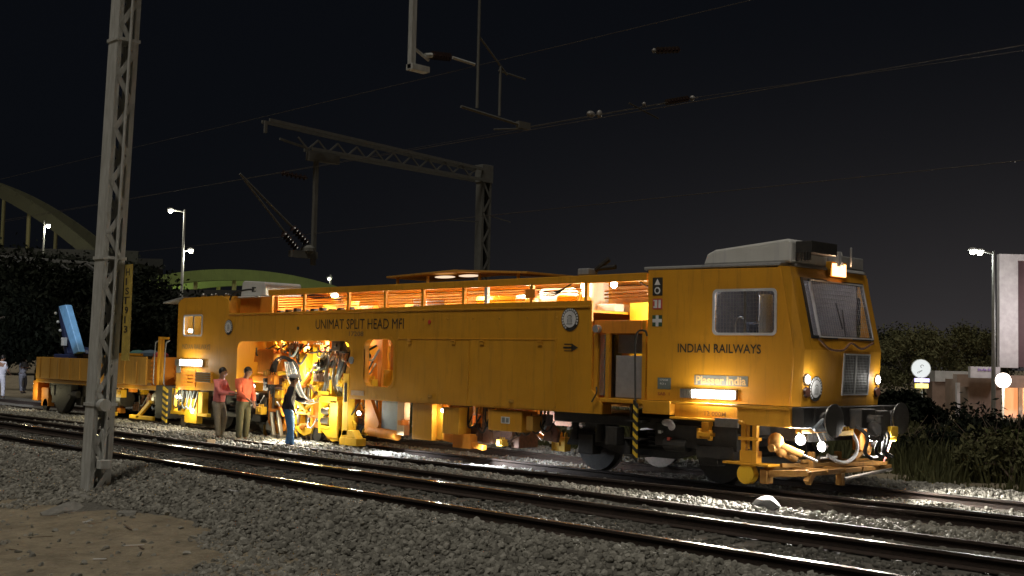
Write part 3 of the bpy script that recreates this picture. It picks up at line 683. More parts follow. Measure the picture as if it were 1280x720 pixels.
# front obstacle frame, cylinders, work lights
gd = MB()
gd.bar((-.95, -1.35, .27), (-.2, -1.35, .34), .07, .10).bar((-.2, -1.38, .33), (-.2, 1.0, .33), .06, .07).bar((-.2, -1.38, .20), (-.2, -1.26, .34), .09, .10).box(-.98, -.86, -1.42, -1.25, .13, .34).box(-.24, -.14, -.55, -.45, .12, .30)
gd.bar((-.75, -1.2, .40), (-.1, .7, .40), .05, .06).bar((-.6, -.9, .46), (-.5, .9, .42), .05, .05).bar((-.95, -1.35, .36), (-.3, .9, .33), .04, .05)
for yy in (-1.0, -.5, 0., .5): gd.bar((-.75, yy, .36), (-.15, yy + .12, .35), .05, .05)
gd.box(-.6, -.5, -.75, -.68, .32, .60).box(-.6, -.5, .0, .07, .32, .58).box(-.65, -.3, .55, .85, .32, .42)
gd.build('guard_frame', paint_mat('muddy_yellow_paint', (.32, .16, .035), .7, .9), T, .008)
MB().cyl((-.14, -.48, .22), (-.1, .85, .30), .028).cyl((-.5, -.6, .50), (-.5, -.1, .50), .035).build('cross_shaft', M['steeld'], T)
lg = MB().box(-1.30, -1.22, -1.45, -1.38, .45, 1.0).box(-1.10, -1.02, -1.45, -1.38, .45, 1.0).box(-1.34, -.98, -1.47, -1.36, .75, .80).box(-1.3, -1.0, -1.48, -1.34, .42, .60).box(-1.6, -.78, -1.5, -1.2, .385, .42)
lg.cyl((-1.18, -1.42, .62), (-1.18, -1.42, 1.0), .02).build('lifting_bracket', Y, T, .006)
MB().cyl((-1.2, -1.48, .25), (-1.2, -1.34, .25), .15, n=20).box(-1.3, -1.1, -1.44, -1.38, .25, .4).build('guide_shoe', LE, T, .01)
for a, b in (((-.75, -1.3, .72), (-.30, -.95, .48)), ((-.25, .35, .62), (-.35, -.1, .42)), ((-.72, -1.25, .6), (-.62, -.8, .42))):
    a = Vector(a); b = Vector(b); m_ = a.lerp(b, .62)
    hcy = MB().cyl(a, m_, .055, n=16).ball(a, .08).build('hydraulic_cylinder', bpy.data.materials['muddy_yellow_paint'], T, smooth=True); MB().cyl(m_, b, .022).build('piston_rod', M['steel'], hcy, smooth=True)
MB().ball((-.8, -1.28, .74), .13, .1, .15).cyl((-.8, -1.4, .66), (-.8, -1.2, .66), .06).build('cylinder_mount', bpy.data.materials['muddy_yellow_paint'], T, smooth=True)
MB().prismx([(.12, .62), (.42, .52), (.52, .72), (.46, .95), (.22, .98), (.10, .82)], -.35, -.22).build('lamp_bracket', O, T, .01)
MB().box(-.42, -.32, -1.35, .1, .90, .955).build('lamp_rail', Y, T, .006)
MB().sweep([(-.38, -1.3, .95), (-.36, -.9, .94), (-.36, -.75, .93), (-.30, -.72, .78)], .010).sweep([(-.36, -.9, .93), (-.32, -.86, .8), (-.3, -.82, .7)], .009).build('lamp_cable', M['cablewhite'], T)
MB().sweep([(-.35, -.6, .56), (-.28, -.42, .46), (-.25, -.2, .45), (-.24, .02, .55), (-.25, .08, .72), (-.3, .0, .9)], .028).build('white_hose', M['cablewhite'], T)
MB().sweep([(-.22, .2, .55), (-.15, .42, .50), (-.13, .62, .56), (-.16, .68, .72)], .018).build('white_hose', M['cablewhite'], T)
hz = MB().box(-.38, -.26, -.45, .0, .84, .92); 
for i in range(5): hz.cyl((-.3, -.35 + i * .08, .9), (-.3, -.35 + i * .08, .98), .025)
hz.build('valve_bank', LE, T, .008)
def work_lamp(p, d, pw, r=.055, m='lampw', col=(1., .95, .86), spot=130, glow=.12, par=None):
    p = Vector(p); d = Vector(d).normalized(); par = par or T
    o = MB().cyl(p - d * .09, p - d * .01, r * .7, r * 1.15, 16).build('work_lamp', M['black'], par, smooth=True)
    MB().cyl(p - d * .009, p + d * .012, r, r * .9, 16).build('lamp_lens', M[m], o)
    light('SPOT', p + d * .03, pw, col, .04, par, rot=d, spot=R(spot))
    if glow: light('POINT', p + d * .10, pw * glow, col, .05, par)
work_lamp((-.42, -1.22, .80), (.25, -1, -.12), 2600, .075, spot=112, glow=.008)
work_lamp((-.28, -.88, .70), (-.25, -1, -.02), 420, .075, spot=100, glow=.01)
work_lamp((-.12, .28, .80), (.9, -.35, -.15), 120, .05, glow=.04)
work_lamp((-.10, .42, .70), (.8, .35, -.12), 800, .07, spot=120, glow=.01)

# narrow the cab in plan towards the nose (built straight above, tapered here)
NOSE = ('cab_front', 'corner_seam', 'windshield', 'rubber_seal', 'wiper', 'radiator_grille', 'grille_', 'headlight', 'marker_light', 'bezel', 'tail_light', 'cable', 'control_desk')
for o in list(T.children_recursive):
    if o.name.startswith(NOSE): continue
    if o.type == 'MESH':
        V_ = [v.co + T.location for v in o.data.vertices]
        if min(v.x for v in V_) < -3.25 or min(v.z for v in V_) < 1.275 or (o.name.startswith('round_emblem') and V_[0].x > -.6): continue
        for v in o.data.vertices:
            x_, y_ = taper_pt(v.co.x + T.location.x, v.co.y); v.co.x = x_ - T.location.x; v.co.y = y_
    elif o.type == 'LIGHT':
        p_ = o.location + T.location
        if -2.4 < p_.x < -1. and p_.z > 1.3: x_, y_ = taper_pt(p_.x, p_.y); o.location.x = x_ - T.location.x; o.location.y = y_
# front bogie ---------------------------------------------------
def wheel(x, y, r, par, name='wheel'):
    s = -1 if y < 0 else 1
    w_ = MB().cyl((x, y - s * .06, r), (x, y + s * .075, r), r, r - .01, 40).build(name, M['black'], par, smooth=True)
    MB().cyl((x, y - s * .09, r), (x, y - s * .06, r), r + .028, r + .028, 40).build('flange', M['steeld'], w_, smooth=True)
    MB().cyl((x, y + s * .075, r), (x, y + s * .13, r), .16, .13, 20).build('hub', M['black'], w_, smooth=True)
def bogie(xc, wb, r, par):
    b = MB()
    for s in (-1, 1):
        b.prism([(xc - wb / 2 - .5, .42), (xc - wb / 2 - .35, .70), (xc - .5, .62), (xc - .4, .48), (xc + .4, .48), (xc + .5, .62), (xc + wb / 2 + .35, .70), (xc + wb / 2 + .5, .42), (xc + wb / 2 - .3, .44), (xc + .6, .34), (xc - .6, .34), (xc - wb / 2 + .3, .44)], s * 1.12 - .05, s * 1.12 + .05)
        for q in (-1, 1):
            b.box(xc + q * wb / 2 - .17, xc + q * wb / 2 + .17, s * 1.12 - .11, s * 1.12 + .11, r - .16, r + .18)
            for k in (-.28, .28): b.cyl((xc + q * wb / 2 + k, s * 1.18, .52), (xc + q * wb / 2 + k, s * 1.18, .86), .075, n=12)
        for k in range(5): b.cyl((xc - .16, s * 1.16, .52 + k * .07), (xc - .16, s * 1.16, .55 + k * .07), .11, n=14).cyl((xc + .16, s * 1.16, .52 + k * .07), (xc + .16, s * 1.16, .55 + k * .07), .11, n=14)
        b.box(xc - .7, xc - .45, s * 1.3 - .1, s * 1.3 + .1, .5, .8).cyl((xc + .5, s * 1.28, .58), (xc + .95, s * 1.28, .58), .11)
    b.box(xc - .3, xc + .3, -1.1, 1.1, .45, .75)
    o = b.build('bogie_frame', K, par, .012)
    for q in (-1, 1):
        MB().cyl((xc + q * wb / 2, -1.0, r), (xc + q * wb / 2, 1.0, r), .085, n=16).build('axle', K, par, smooth=True)
        for s in (-1, 1): wheel(xc + q * wb / 2, s * .855, r, par)
bogie(-3.35, 2.6, .455, T)
MB().box(-5.35, -1.15, -1.28, 1.28, .82, .985).build('bolster_frame', K, T, .01)
MB().box(-3.05, -1.45, -1.33, -1.18, .55, .92).box(-2.2, -1.5, -1.36, -1.2, .42, .62).build('battery_box', K, T, .015)
MB().box(-2.06, -1.92, -1.42, -1.3, .72, .98).box(-2.12, -1.86, -1.46, -1.3, .76, .82).cyl((-2.1, -1.4, .72), (-2.1, -1.4, .88), .05).cyl((-1.9, -1.4, .7), (-1.9, -1.4, .86), .04).build('valve', Y, T, .008)
for x, z, c in ((-2.9, .78, 'decalw'), (-4.9, .72, 'decalw'), (-4.62, .80, 'decalw'), (-2.72, .68, 'decalr')): MB().box(x - .03, x + .03, -1.395, -1.385, z - .03, z + .02).cyl((x, -1.38, z), (x, -1.3, z), .02).build('tag_plate', M[c], T)
MB().ball((-2.72, -1.42, .93), .12, .05, .06).ball((-2.63, -1.43, .88), .07, .04, .07).build('rag', mat('rag_cloth', (.5, .46, .48), .9), T, smooth=True)
# boarding steps with striped handrail
st = MB()
for z in (.36, .64, .92): st.box(-3.55, -3.2, -1.5, -1.22, z - .012, z + .012)
st.box(-3.55, -3.52, -1.36, -1.32, .34, 1.25).build('boarding_steps', M['black'], T)
hm = MB(); n = 13
for i in range(n):                    # slanted yellow and black bands
    z0 = .34 + i * (1.27 - .34) / n; z1 = z0 + (1.27 - .34) / n; mi = i % 2
    for zz in [0]:
        hm.add([(-3.32, -1.56, z0), (-3.235, -1.56, z0 - .07), (-3.235, -1.56, z1 - .07), (-3.32, -1.56, z1), (-3.32, -1.53, z0), (-3.235, -1.53, z0 - .07), (-3.235, -1.53, z1 - .07), (-3.32, -1.53, z1)],
               [(0, 1, 2, 3), (7, 6, 5, 4), (0, 4, 5, 1), (1, 5, 6, 2), (2, 6, 7, 3), (3, 7, 4, 0)], mi)
hm.build('hazard_stripe_bar', [M['hazk'], M['hazy']], T)
MB().sweep([(-3.28, -1.55, 1.25), (-3.30, -1.55, 1.9), (-3.30, -1.55, 2.25), (-3.24, -1.54, 2.38), (-3.12, -1.53, 2.38), (-3.10, -1.5, 2.3)], .017).build('handrail', M['hazk'], T)
MB().sweep([(-4.22, -1.56, 1.2), (-4.1, -1.58, 1.35), (-4.12, -1.56, 1.45)], .014).build('handrail', M['hazk'], T)
# entrance recess between panel and cab
MB().box(-4.28, -3.1, -1.48, 1.48, 1.20, 1.27).build('entrance_floor', Y, T, .01)
MB().box(-4.28, -3.12, -.55, -.49, 1.28, 2.9).build('recess_wall', LE, T)
MB().box(-4.30, -3.27, -1.44, -.8, 2.34, 2.56).build('overhead_locker', O, T, .01)
for q_ in ((-4.02, -3.95, -1.46, -1.38, 1.27, 2.34), (-3.27, -3.19, -1.42, -1.35, 1.27, 2.56), (-4.28, -4.2, -1.46, -1.40, 1.27, 2.34)): MB().box(*q_).build('door_post', Y, T, .006)
MB().box(-3.93, -3.30, -1.30, -.8, 1.28, 1.98).box(-3.93, -3.36, -1.25, -.8, 2.02, 2.33).build('equipment_cabinet', M['interior'], T, .01)
MB().box(-4.19, -4.03, -1.43, -1.42, 1.30, 2.33).build('smoked_panel', M['glass'], T)
MB().box(-4.28, -4.06, -1.2, -1.0, 1.28, 2.33).build('dark_door', K, T)
MB().cyl((-4.17, -1.47, 2.42), (-4.17, -1.56, 2.42), .065, n=18).build('round_mirror', M['grey'], T)
light('POINT', (-3.6, -.85, 2.75), 60, (1, .90, .66), .05, T)

# long side panels -----------------------------------------------
side = [(-15.49, .97), (-15.49, 2.0), (-15.44, 2.10), (-15.34, 2.15), (-11.3, 2.18), (-11.15, 2.13), (-11.06, 1.98), (-11.05, 1.3), (-11.05, .98), (-9.4, .985), (-4.05, 1.0), (-4.05, 1.17), (-4.29, 1.40), (-4.31, 2.90), (-8.0, 2.895), (-9.5, 2.86), (-15.9, 2.78), (-15.98, 3.14), (-16.3, 3.24), (-18.1, 3.22), (-18.36, 3.1), (-18.34, .93)]
plate('side_panel', side, [rrect(-10.60, -9.62, 1.26, 2.22, .2), rrect(-18.04, -17.14, 2.28, 2.78, .05)], -1.5, -1.46, Y, T, .008)
plate('side_panel', side, [rrect(-10.60, -9.62, 1.26, 2.22, .2), rrect(-18.04, -17.14, 2.28, 2.78, .05)], 1.46, 1.5, Y, T)
plate('opening_rim', rrect(-10.66, -9.56, 1.20, 2.28, .24), [rrect(-10.60, -9.62, 1.26, 2.22, .2)], -1.505, -1.36, Y, T)
for x0, x1, z0, z1 in ((-9.46, -7.395, 1.02, 2.205), (-7.35, -5.12, 1.02, 2.225)):
    plate('hatch_panel', rrect(x0, x1, z0, z1, .015), [], -1.508, -1.499, Y, T, .003)
MB().box(-9.5, -5.11, -1.516, -1.50, 2.225, 2.245).box(-7.385, -7.36, -1.516, -1.50, 1.3, 2.2).build('trim_strip', Y, T, .004)
MB().box(-15.9, -4.35, -1.52, -1.44, 2.865 - .09, 2.90 - .09).build('top_rail', Y, T, .006).hide_render = False
for x in np.arange(-15.2, -4.6, .72):
    for z in (2.62, 1.07):
        if z > 2 or x > -11: MB().cyl((x, -1.5, z), (x, -1.512, z), .013, n=8).build('bolt', M['dirtyy'], T)
for x in (-9.1, -7.8, -7.0, -5.5): MB().box(x - .05, x + .05, -1.53, -1.508, 2.13, 2.19).cyl((x - .06, -1.53, 2.2), (x + .06, -1.53, 2.2), .012, n=8).build('hinge', Y, T, .004)
for x in (-8.45, -6.2): MB().box(x - .06, x + .06, -1.516, -1.508, 1.1, 1.16).tube([(x - .04, -1.516, 1.13), (x - .04, -1.54, 1.13), (x + .04, -1.54, 1.13), (x + .04, -1.516, 1.13)], .008, 6).build('latch_handle', M['dirtyy'], T)
MB().cyl((-11.0, -1.5, 1.78), (-11.0, -1.53, 1.78), .075, n=20).build('round_plate', M['grey'], T)
MB().box(-10.98, -10.55, -1.508, -1.5, 1.06, 1.16).build('small_placard', mat('pinkish_placard', (.5, .33, .22), .6), T)
# bottom chord and floor behind the panel
MB().box(-11.05, -4.1, -1.44, -1.2, 1.0, 1.16).build('bottom_chord', Y, T)
MB().box(-9.4, -4.3, -1.44, 1.44, 1.16, 1.2).box(-15.45, -11.1, .6, 1.44, 1.0, 1.1).build('deck', O, T)
MB().box(-15.9, -4.35, -1.44, 1.44, 2.70, 2.74).build('upper_deck', Y, T)
# rear cab ----------------------------------------------------------
MB().prismx([(-1.46, 3.1), (-1.3, 3.235), (1.3, 3.235), (1.46, 3.1), (1.42, 3.06), (-1.42, 3.06)], -18.33, -16.0).build('rear_cab_roof', Y, T)
MB().box(-18.34, -18.28, -1.46, 1.46, .95, 3.18).box(-16.02, -15.97, -1.46, 1.46, .95, 3.1).build('rear_cab_end_wall', Y, T)
MB().box(-18.25, -16.05, -.9, -.86, 1.0, 3.1).build('rear_cab_lining', mat('pale_blue_lining', (.35, .45, .55), .7), T)
MB().prism([(-19.25, 3.14), (-18.25, 3.26), (-18.25, 3.21), (-19.25, 3.10)], -1.45, 1.45).build('rear_sun_visor', M['roof'], T)
side_window(-18.04, -17.14, 2.28, 2.78, [-17.6], g=False)
light('POINT', (-17.5, -1.2, 2.98), 22, (.7, .85, 1.), .08, T)
MB().cyl((-17.85, -1.42, 2.36), (-17.85, -1.42, 2.44), .05).build('desk_lamp', M['lampw'], T)
MB().box(-17.27, -16.56, -1.56, -1.5, 1.14, 1.40).build('louvre_box', Y, T, .008)
lv = MB()
for i in range(5): lv.box(-17.27, -16.56, -1.575, -1.56, 1.16 + i * .05, 1.185 + i * .05)
lv.build('louvre', M['steel'], T)
MB().box(-18.05, -17.35, -1.53, -1.5, 1.02, 1.44).box(-18.0, -17.7, -1.545, -1.53, 1.1, 1.4).build('rear_hatch', O, T, .008)
for i in range(4): MB().box(-17.95, -17.45, -1.55, -1.545, 1.08 + i * .08, 1.11 + i * .08).build('step_bar', Y, T)
MB().box(-18.30, -18.1, -1.53, -1.5, 1.35, 1.62).build('junction_box', M['decalgrey'], T, .01)
MB().box(-15.9, -15.0, -1.3, 0, 3.18, 3.22).prism([(-15.92, 3.225), (-15.86, 3.56), (-15.78, 3.60), (-14.9, 3.55), (-14.85, 3.5), (-14.83, 3.225)], -1.2, -.2).build('air_conditioner', M['white'], T, .03)
MB().box(-15.92, -14.3, -1.2, 1.2, 2.75, 3.2).build('recessed_housing', O, T, .01)
MB().sweep([(-16.0, -1.45, 2.85), (-16.0, -1.45, 3.1), (-15.8, -1.45, 3.3), (-15.3, -1.42, 3.36), (-15.0, -1.4, 3.36)], .022).cyl((-15.02, -1.4, 3.30), (-15.02, -1.4, 3.42), .05).build('mirror_arm', M['hazk'], T)
rc = MB()
for i in range(9):
    x = -18.1 + i * .22; rc.ball((x, random.uniform(-1.2, -.6), 3.3), random.uniform(.03, .07))
rc.build('roof_fitting', M['steeld'], T, smooth=True)

# open gallery above the panels -------------------------------------
MB().box(-14.3, -3.15, -1.47, -1.36, 3.20, 3.33).box(-14.3, -3.15, 1.36, 1.47, 3.20, 3.33).build('roof_beam', Y, T, .01)
MB().box(-14.3, -3.2, -1.355, 1.355, 3.30, 3.335).build('gallery_roof', Y, T)
MB().box(-14.2, -4.4, .5, .54, 2.75, 3.28).build('gallery_screen', Y, T)
for x in (-14.2, -12.9, -11.27, -10.02, -8.83, -7.63, -5.81, -4.50):
    MB().box(x - .035, x + .035, -1.45, -1.39, 2.80, 3.2).build('gallery_post', Y, T, .006)
MB().box(-7.04, -6.96, -1.45, -1.39, 2.86, 3.2).build('gallery_post', M['white'], T)
MB().box(-5.95, -5.70, -1.47, -1.34, 2.97, 3.13).build('junction_box', O, T, .01)
pm = MB()
for k, z in enumerate((2.93, 2.985, 3.04, 3.095, 3.15)): pm.cyl((-14.1, -1.3, z), (-7.7 if k % 2 else -6.1, -1.3 + .02 * k, z + .02), .014, n=6)
for k, z in enumerate((2.94, 3.0, 3.06)): pm.cyl((-4.2, -1.3, z + .0), (-3.15, -1.3, z + .01), .014, n=6)
pm.build('pipe_run', Y, T)
for k in range(3): MB().sweep([(-5.7, -1.38, 3.10 - .035 * k), (-5.3, -1.4, 3.07 - .03 * k), (-5.0, -1.4, 3.15), (-4.75, -1.38, 3.27)], .012).build('cable', M['hazk'], T)
MB().sweep([(-7.6, -1.35, 3.0), (-7.6, -1.35, 3.08), (-4.9, -1.35, 3.1), (-4.7, -1.35, 3.08), (-4.7, -1.35, 2.9)], .011).sweep([(-5.5, -1.35, 3.04), (-4.8, -1.35, 3.05), (-4.78, -1.35, 2.9)], .011).build('handrail', O, T)
MB().cyl((-3.55, -1.15, 3.2), (-3.05, -1.2, 3.0), .02).cyl((-3.2, -1.25, 2.95), (-3.05, -1.25, 3.0), .09, .13).build('horn', M['black'], T, smooth=True)
rb = random.Random(5)
for i, x in enumerate(np.arange(-13.6, -4.8, .62)):
    h = rb.uniform(.12, .36); d_ = rb.uniform(-.9, -.3); m_ = rb.choice([O, O, M['white'], M['dirtyy'], M['steeld'], LE])
    q = MB().box(x, x + rb.uniform(.25, .6), d_, d_ + .5, 2.75, 2.75 + h)
    if i % 2: q.cyl((x, d_ - .1, 2.8 + h * .6), (x + .5, d_ - .1, 2.8 + h * .6), .09, n=14)
    q.build('deck_unit', m_, T, .015)
MB().cyl((-5.15, -.5, 2.75), (-5.15, -.5, 3.27), .25, n=24).cyl((-6.3, -.6, 3.0), (-5.6, -.6, 3.0), .2, n=24).build('white_tank', M['white'], T, smooth=True)
for i in range(9): MB().box(-14.0 + i * .33, -13.86 + i * .33, -1.42, -1.30, 2.79, 2.86 + (i % 3) * .02).build('clamp', K, T)
for x, pw in ((-13.6, 30), (-12.0, 26), (-10.6, 26), (-9.2, 16), (-7.9, 26), (-6.4, 32), (-5.3, 38)):
    o = MB().box(x - .18, x + .18, -.95, -.85, 3.25, 3.29).build('gallery_lamp', M['lampw'], T)
    light('POINT', (x, -.9, 3.17), pw * 1.7, (1., .90, .66), .06, T)
MB().ball((-4.35, -.9, 3.2), .06).build('gallery_lamp', M['lampw'], T)
MB().ball((-11.95, -1.3, 3.16), .12, .05, .045).build('gallery_lamp', M['lampw'], T)
# raised canopy on the roof with pale oval vents
MB().prism([(-11.2, 3.60), (-9.0, 3.66), (-6.9, 3.55), (-6.9, 3.51), (-9.0, 3.62), (-11.2, 3.56)], -.5, .8).build('roof_canopy', M['dirtyy'], T, .004)
for x in (-10.9, -9.9, -8.3, -7.2): MB().box(x - .02, x + .02, -.45, -.4, 3.33, 3.57).build('canopy_post', M['dirtyy'], T)
for x in (-9.5, -8.75): MB().ball((x, -.3, 3.54), .28, .15, .025, 20).build('oval_lamp', emis('pale_lamp', (1., .8, .6), .9), T, smooth=True)
MB().box(-4.75, -4.5, -1.4, -1.15, 3.34, 3.46).build('roof_box', M['roof'], T, .02)
MB().sweep([(-4.5, -1.2, 3.44), (-4.4, -1.2, 3.5), (-4.25, -1.15, 3.62)], [.05] * 21 if False else .045).cyl((-4.45, -1.2, 3.46), (-4.1, -1.15, 3.48), .04).build('roof_horn', K, T, smooth=True)

# working machinery under and inside --------------------------------
def at(x, z, y=-1.2): return (x, y, z)
# backing frames
MB().box(-15.4, -11.1, .95, 1.0, 1.0, 2.7).build('inner_bulkhead', Y, T)
for x in (-15.2, -14.4, -13.3, -12.2, -11.35): MB().box(x - .08, x + .08, -.5, -.35, 1.1, 2.7).build('inner_column', O, T, .01)
MB().box(-15.45, -11.1, -1.3, -1.1, 2.2, 2.36).box(-15.4, -11.1, .1, .3, 2.1, 2.3).build('inner_beam', O, T, .01)
MB().box(-15.0, -14.35, -1.25, -.95, 1.42, 1.98).box(-15.3, -14.5, -1.2, -.9, 1.20, 1.36).build('tool_locker', O, T, .02)
MB().box(-14.30, -13.92, -1.3, -1.1, 1.5, 1.9).build('control_box', M['orange'], T, .02)
def tamper(x, y, par=T, mm=LE, k=1.):
    t = MB().box(x - .36, x - .30, y - .2, y + .2, .28, 1.25).box(x + .30, x + .36, y - .2, y + .2, .28, 1.25).box(x - .36, x + .36, y - .2, y + .2, 1.2, 1.35).box(x - .34, x + .34, y - .22, y + .22, .55, .62)
    t.box(x - .12, x + .12, y - .24, y + .24, 1.3, 1.9).prism([(x - .4, .28), (x + .4, .28), (x + .3, .14), (x + .05, .08), (x - .1, .12)], y - .18, y + .18)
    o = t.build('tamping_unit', mm, par, .012)
    for q in (-1, 1):
        for s in (-1, 1):
            MB().cyl((x + q * .22, y + s * .12, .95), (x + q * .28, y + s * .12, .35), .05, .04, 12).bar((x + q * .28, y + s * .12, .38), (x + q * .25, y + s * .12, -.02), .05, .03).build('tamping_tine', M['steeld'], o)
    MB().cyl((x, y - .16, .9), (x, y - .16, 1.3), .06).cyl((x + .2, y - .18, .7), (x + .2, y - .18, 1.15), .035).build('piston_rod', M['steel'], o, smooth=True)
    return o
tamper(-14.2, -1.0, mm=O); tamper(-13.1, -1.05); tamper(-14.3, .8, mm=O); tamper(-13.1, .8, mm=O)
# bright lifting unit with two silver rollers, near the right edge of the opening
lu = MB().box(-12.25, -12.17, -1.42, -1.1, .20, .98).box(-11.85, -11.55, -1.42, -1.12, .12, .92).box(-12.2, -11.6, -1.42, -1.2, .86, 1.0).box(-12.2, -11.8, -1.42, -1.15, .30, .36).prism([(-12.25, .30), (-11.55, .30), (-11.55, .08), (-11.75, .04)], -1.4, -1.12)
lu.box(-12.0, -11.9, -1.35, -1.2, 1.0, 1.6).box(-12.35, -11.95, -1.38, -1.3, 1.0, 1.1)
lo = lu.build('lifting_unit', LE, T, .012)
for z in (.47, .68): MB().cyl((-12.15, -1.36, z), (-11.87, -1.36, z), .085, n=18).build('roller', M['steel'], lo, smooth=True)
MB().box(-12.17, -11.85, -1.22, -1.2, .36, .86).build('roller_backing', K, lo)
MB().box(-11.45, -11.25, -1.38, -1.2, .2, 1.5).box(-11.5, -10.9, -1.4, -1.15, .0, .16).prism([(-11.5, .16), (-10.95, .16), (-11.1, .32), (-11.4, .32)], -1.38, -1.18).build('lining_roller_carrier', LE, T, .012)
MB().cyl((-11.35, -1.35, 1.3), (-11.35, -1.35, .9), .06).build('piston_rod', M['steel'], T, smooth=True)
MB().cyl((-12.6, -1.2, .14), (-12.6, -1.1, .14), .16, n=24).build('guide_wheel', K, T, smooth=True)
MB().box(-12.75, -12.45, -1.22, -1.02, .28, .9).box(-12.9, -12.4, -1.25, -1.2, .5, .56).build('wheel_fork', O, T, .01)
MB().box(-13.0, -12.72, -1.1, -.9, .3, 2.1).build('inner_column', LE, T, .01)
MB().bar((-13.6, -1.32, 1.05), (-12.8, -1.34, .62), .05, .07).bar((-12.9, -1.3, .7), (-12.3, -1.3, 1.05), .08, .08).build('diagonal_brace', LE, T, .006)
MB().bar((-14.25, -1.3, .55), (-14.1, -1.32, .02), .09, .07).bar((-14.0, -1.3, .6), (-13.8, -1.32, .02), .09, .07).box(-14.16, -14.02, -1.4, -1.25, -.04, .06).box(-13.86, -13.7, -1.4, -1.25, -.04, .06).build('grab_arm', M['steeld'], T, .01)
# hose bundles
rh = random.Random(11)
for k in range(6):
    o_ = .05 * k
    MB().sweep([at(-14.5 + o_, .95 + rh.uniform(-.1, .1), -1.25), at(-14.35 + o_, 1.5, -1.32), at(-14.0 + o_ * .5, 1.78 + rh.uniform(-.06, .06), -1.35), at(-13.6 + o_, 1.72, -1.33), at(-13.35 + o_, 1.3, -1.3), at(-13.3 + o_ * .4, .9, -1.2)], .014, 7).build('hose', M['rubber'], T)
for k in range(7):
    o_ = .05 * k
    MB().sweep([at(-13.7 + o_, 1.7, -1.36), at(-13.5 + o_, 1.35 + .03 * k, -1.4), at(-13.2 + o_, 1.05, -1.4), at(-12.9 + o_, .85 + rh.uniform(-.05, .05), -1.36), at(-12.5 + o_, .95, -1.3), at(-12.3, 1.3 + o_, -1.2)], .012, 6).build('hose', M['hosegrey'] if k % 3 else M['cablewhite'], T)
for k in range(12):
    x = -12.05 + .055 * k + rh.uniform(-.03, .03)
    MB().sweep([at(x - .1, 2.05, -1.1), at(x + rh.uniform(-.1, .1), 1.7, -1.3), at(x + rh.uniform(-.12, .12), 1.35, -1.33), at(x, 1.0, -1.2)], rh.choice([.016, .022, .03]), 6).build('hose', rh.choice([M['steel'], M['rubber'], M['hosegrey'], M['steeld']]), T)
for k in range(10):
    x = -15.3 + .42 * k
    MB().sweep([at(x, 2.0, -1.1), at(x + .2, 1.85 + rh.uniform(-.1, .1), -1.2), at(x + .5, 1.95, -1.15), at(x + .7, 2.1, -1.0)], .022, 6).build('hose', M['rubber'], T)
def clutter(x0, x1, y0, y1, z0, z1, n, seed, mats, sc=1.):
    q = random.Random(seed)
    for _ in range(n):
        x = q.uniform(x0, x1); y = q.uniform(y0, y1); z = q.uniform(z0, z1); m_ = M[q.choice(mats)]; k = q.random(); s = sc * q.uniform(.6, 1.3)
        if k < .35:
            b = MB().box(x - .12 * s, x + .12 * s, y - .08, y + .08, z - .09 * s, z + .09 * s)
            for j in range(3): b.cyl((x - .08 * s + .08 * s * j, y, z + .09 * s), (x - .08 * s + .08 * s * j, y, z + .15 * s), .022 * s, n=8)
            b.box(x - .05, x + .05, y - .11, y - .08, z - .03, z + .05).build('valve_block', m_, T, .008)
        elif k < .6:
            d_ = Vector((q.uniform(-1, 1), q.uniform(-.3, .3), q.uniform(-1, 1))).normalized() * .22 * s; a = Vector((x, y, z)) - d_; c = Vector((x, y, z)) + d_ * .2
            h_ = MB().cyl(a, c, .05 * s, n=12).ball(a, .06 * s).build('hydraulic_cylinder', m_, T, smooth=True); MB().cyl(c, c + d_ * .9, .022 * s, n=8).ball(c + d_ * .9, .04 * s).build('piston_rod', M['steel'], h_, smooth=True)
        elif k < .8:
            MB().prism([(x - .16 * s, z - .12 * s), (x + .14 * s, z - .14 * s), (x + .18 * s, z + .02), (x + .02, z + .16 * s), (x - .12 * s, z + .10 * s)], y - .03, y + .03).cyl((x, y - .05, z), (x, y + .05, z), .05).build('bracket', m_, T, .006)
        else:
            MB().sweep([(x - .2 * s, y, z + .1), (x - .1, y - .06, z - .1 * s), (x + .05, y - .06, z - .12 * s), (x + .18 * s, y, z + .1)], q.choice([.014, .02, .026]), 6).build('hose', M[q.choice(['rubber', 'rubber', 'hosegrey', 'steeld'])], T)
clutter(-15.3, -11.2, -1.36, -.5, 1.25, 2.15, 80, 21, ['orange', 'lemon', 'dirtyy', 'steeld', 'rust', 'lemon', 'black', 'orange'])
clutter(-15.3, -11.2, -1.38, -.5, .12, 1.3, 84, 22, ['orange', 'lemon', 'lemon', 'steel', 'rust', 'black'])
clutter(-10.6, -9.6, -1.0, -.3, 1.3, 2.1, 8, 23, ['orange', 'lemon', 'dirtyy'])
for x in (-10.3, -9.95, -9.75): MB().box(x - .06, x + .06, -1.0, -.9, 1.2, 2.7).build('inner_column', O, T, .01)
MB().box(-10.5, -10.2, -1.05, -.9, 1.26, 1.6).build('valve_block', LE, T, .01)
MB().ball((-9.75, -1.15, 1.36), .11, .08, .08).build('silver_pump', M['steel'], T, smooth=True)
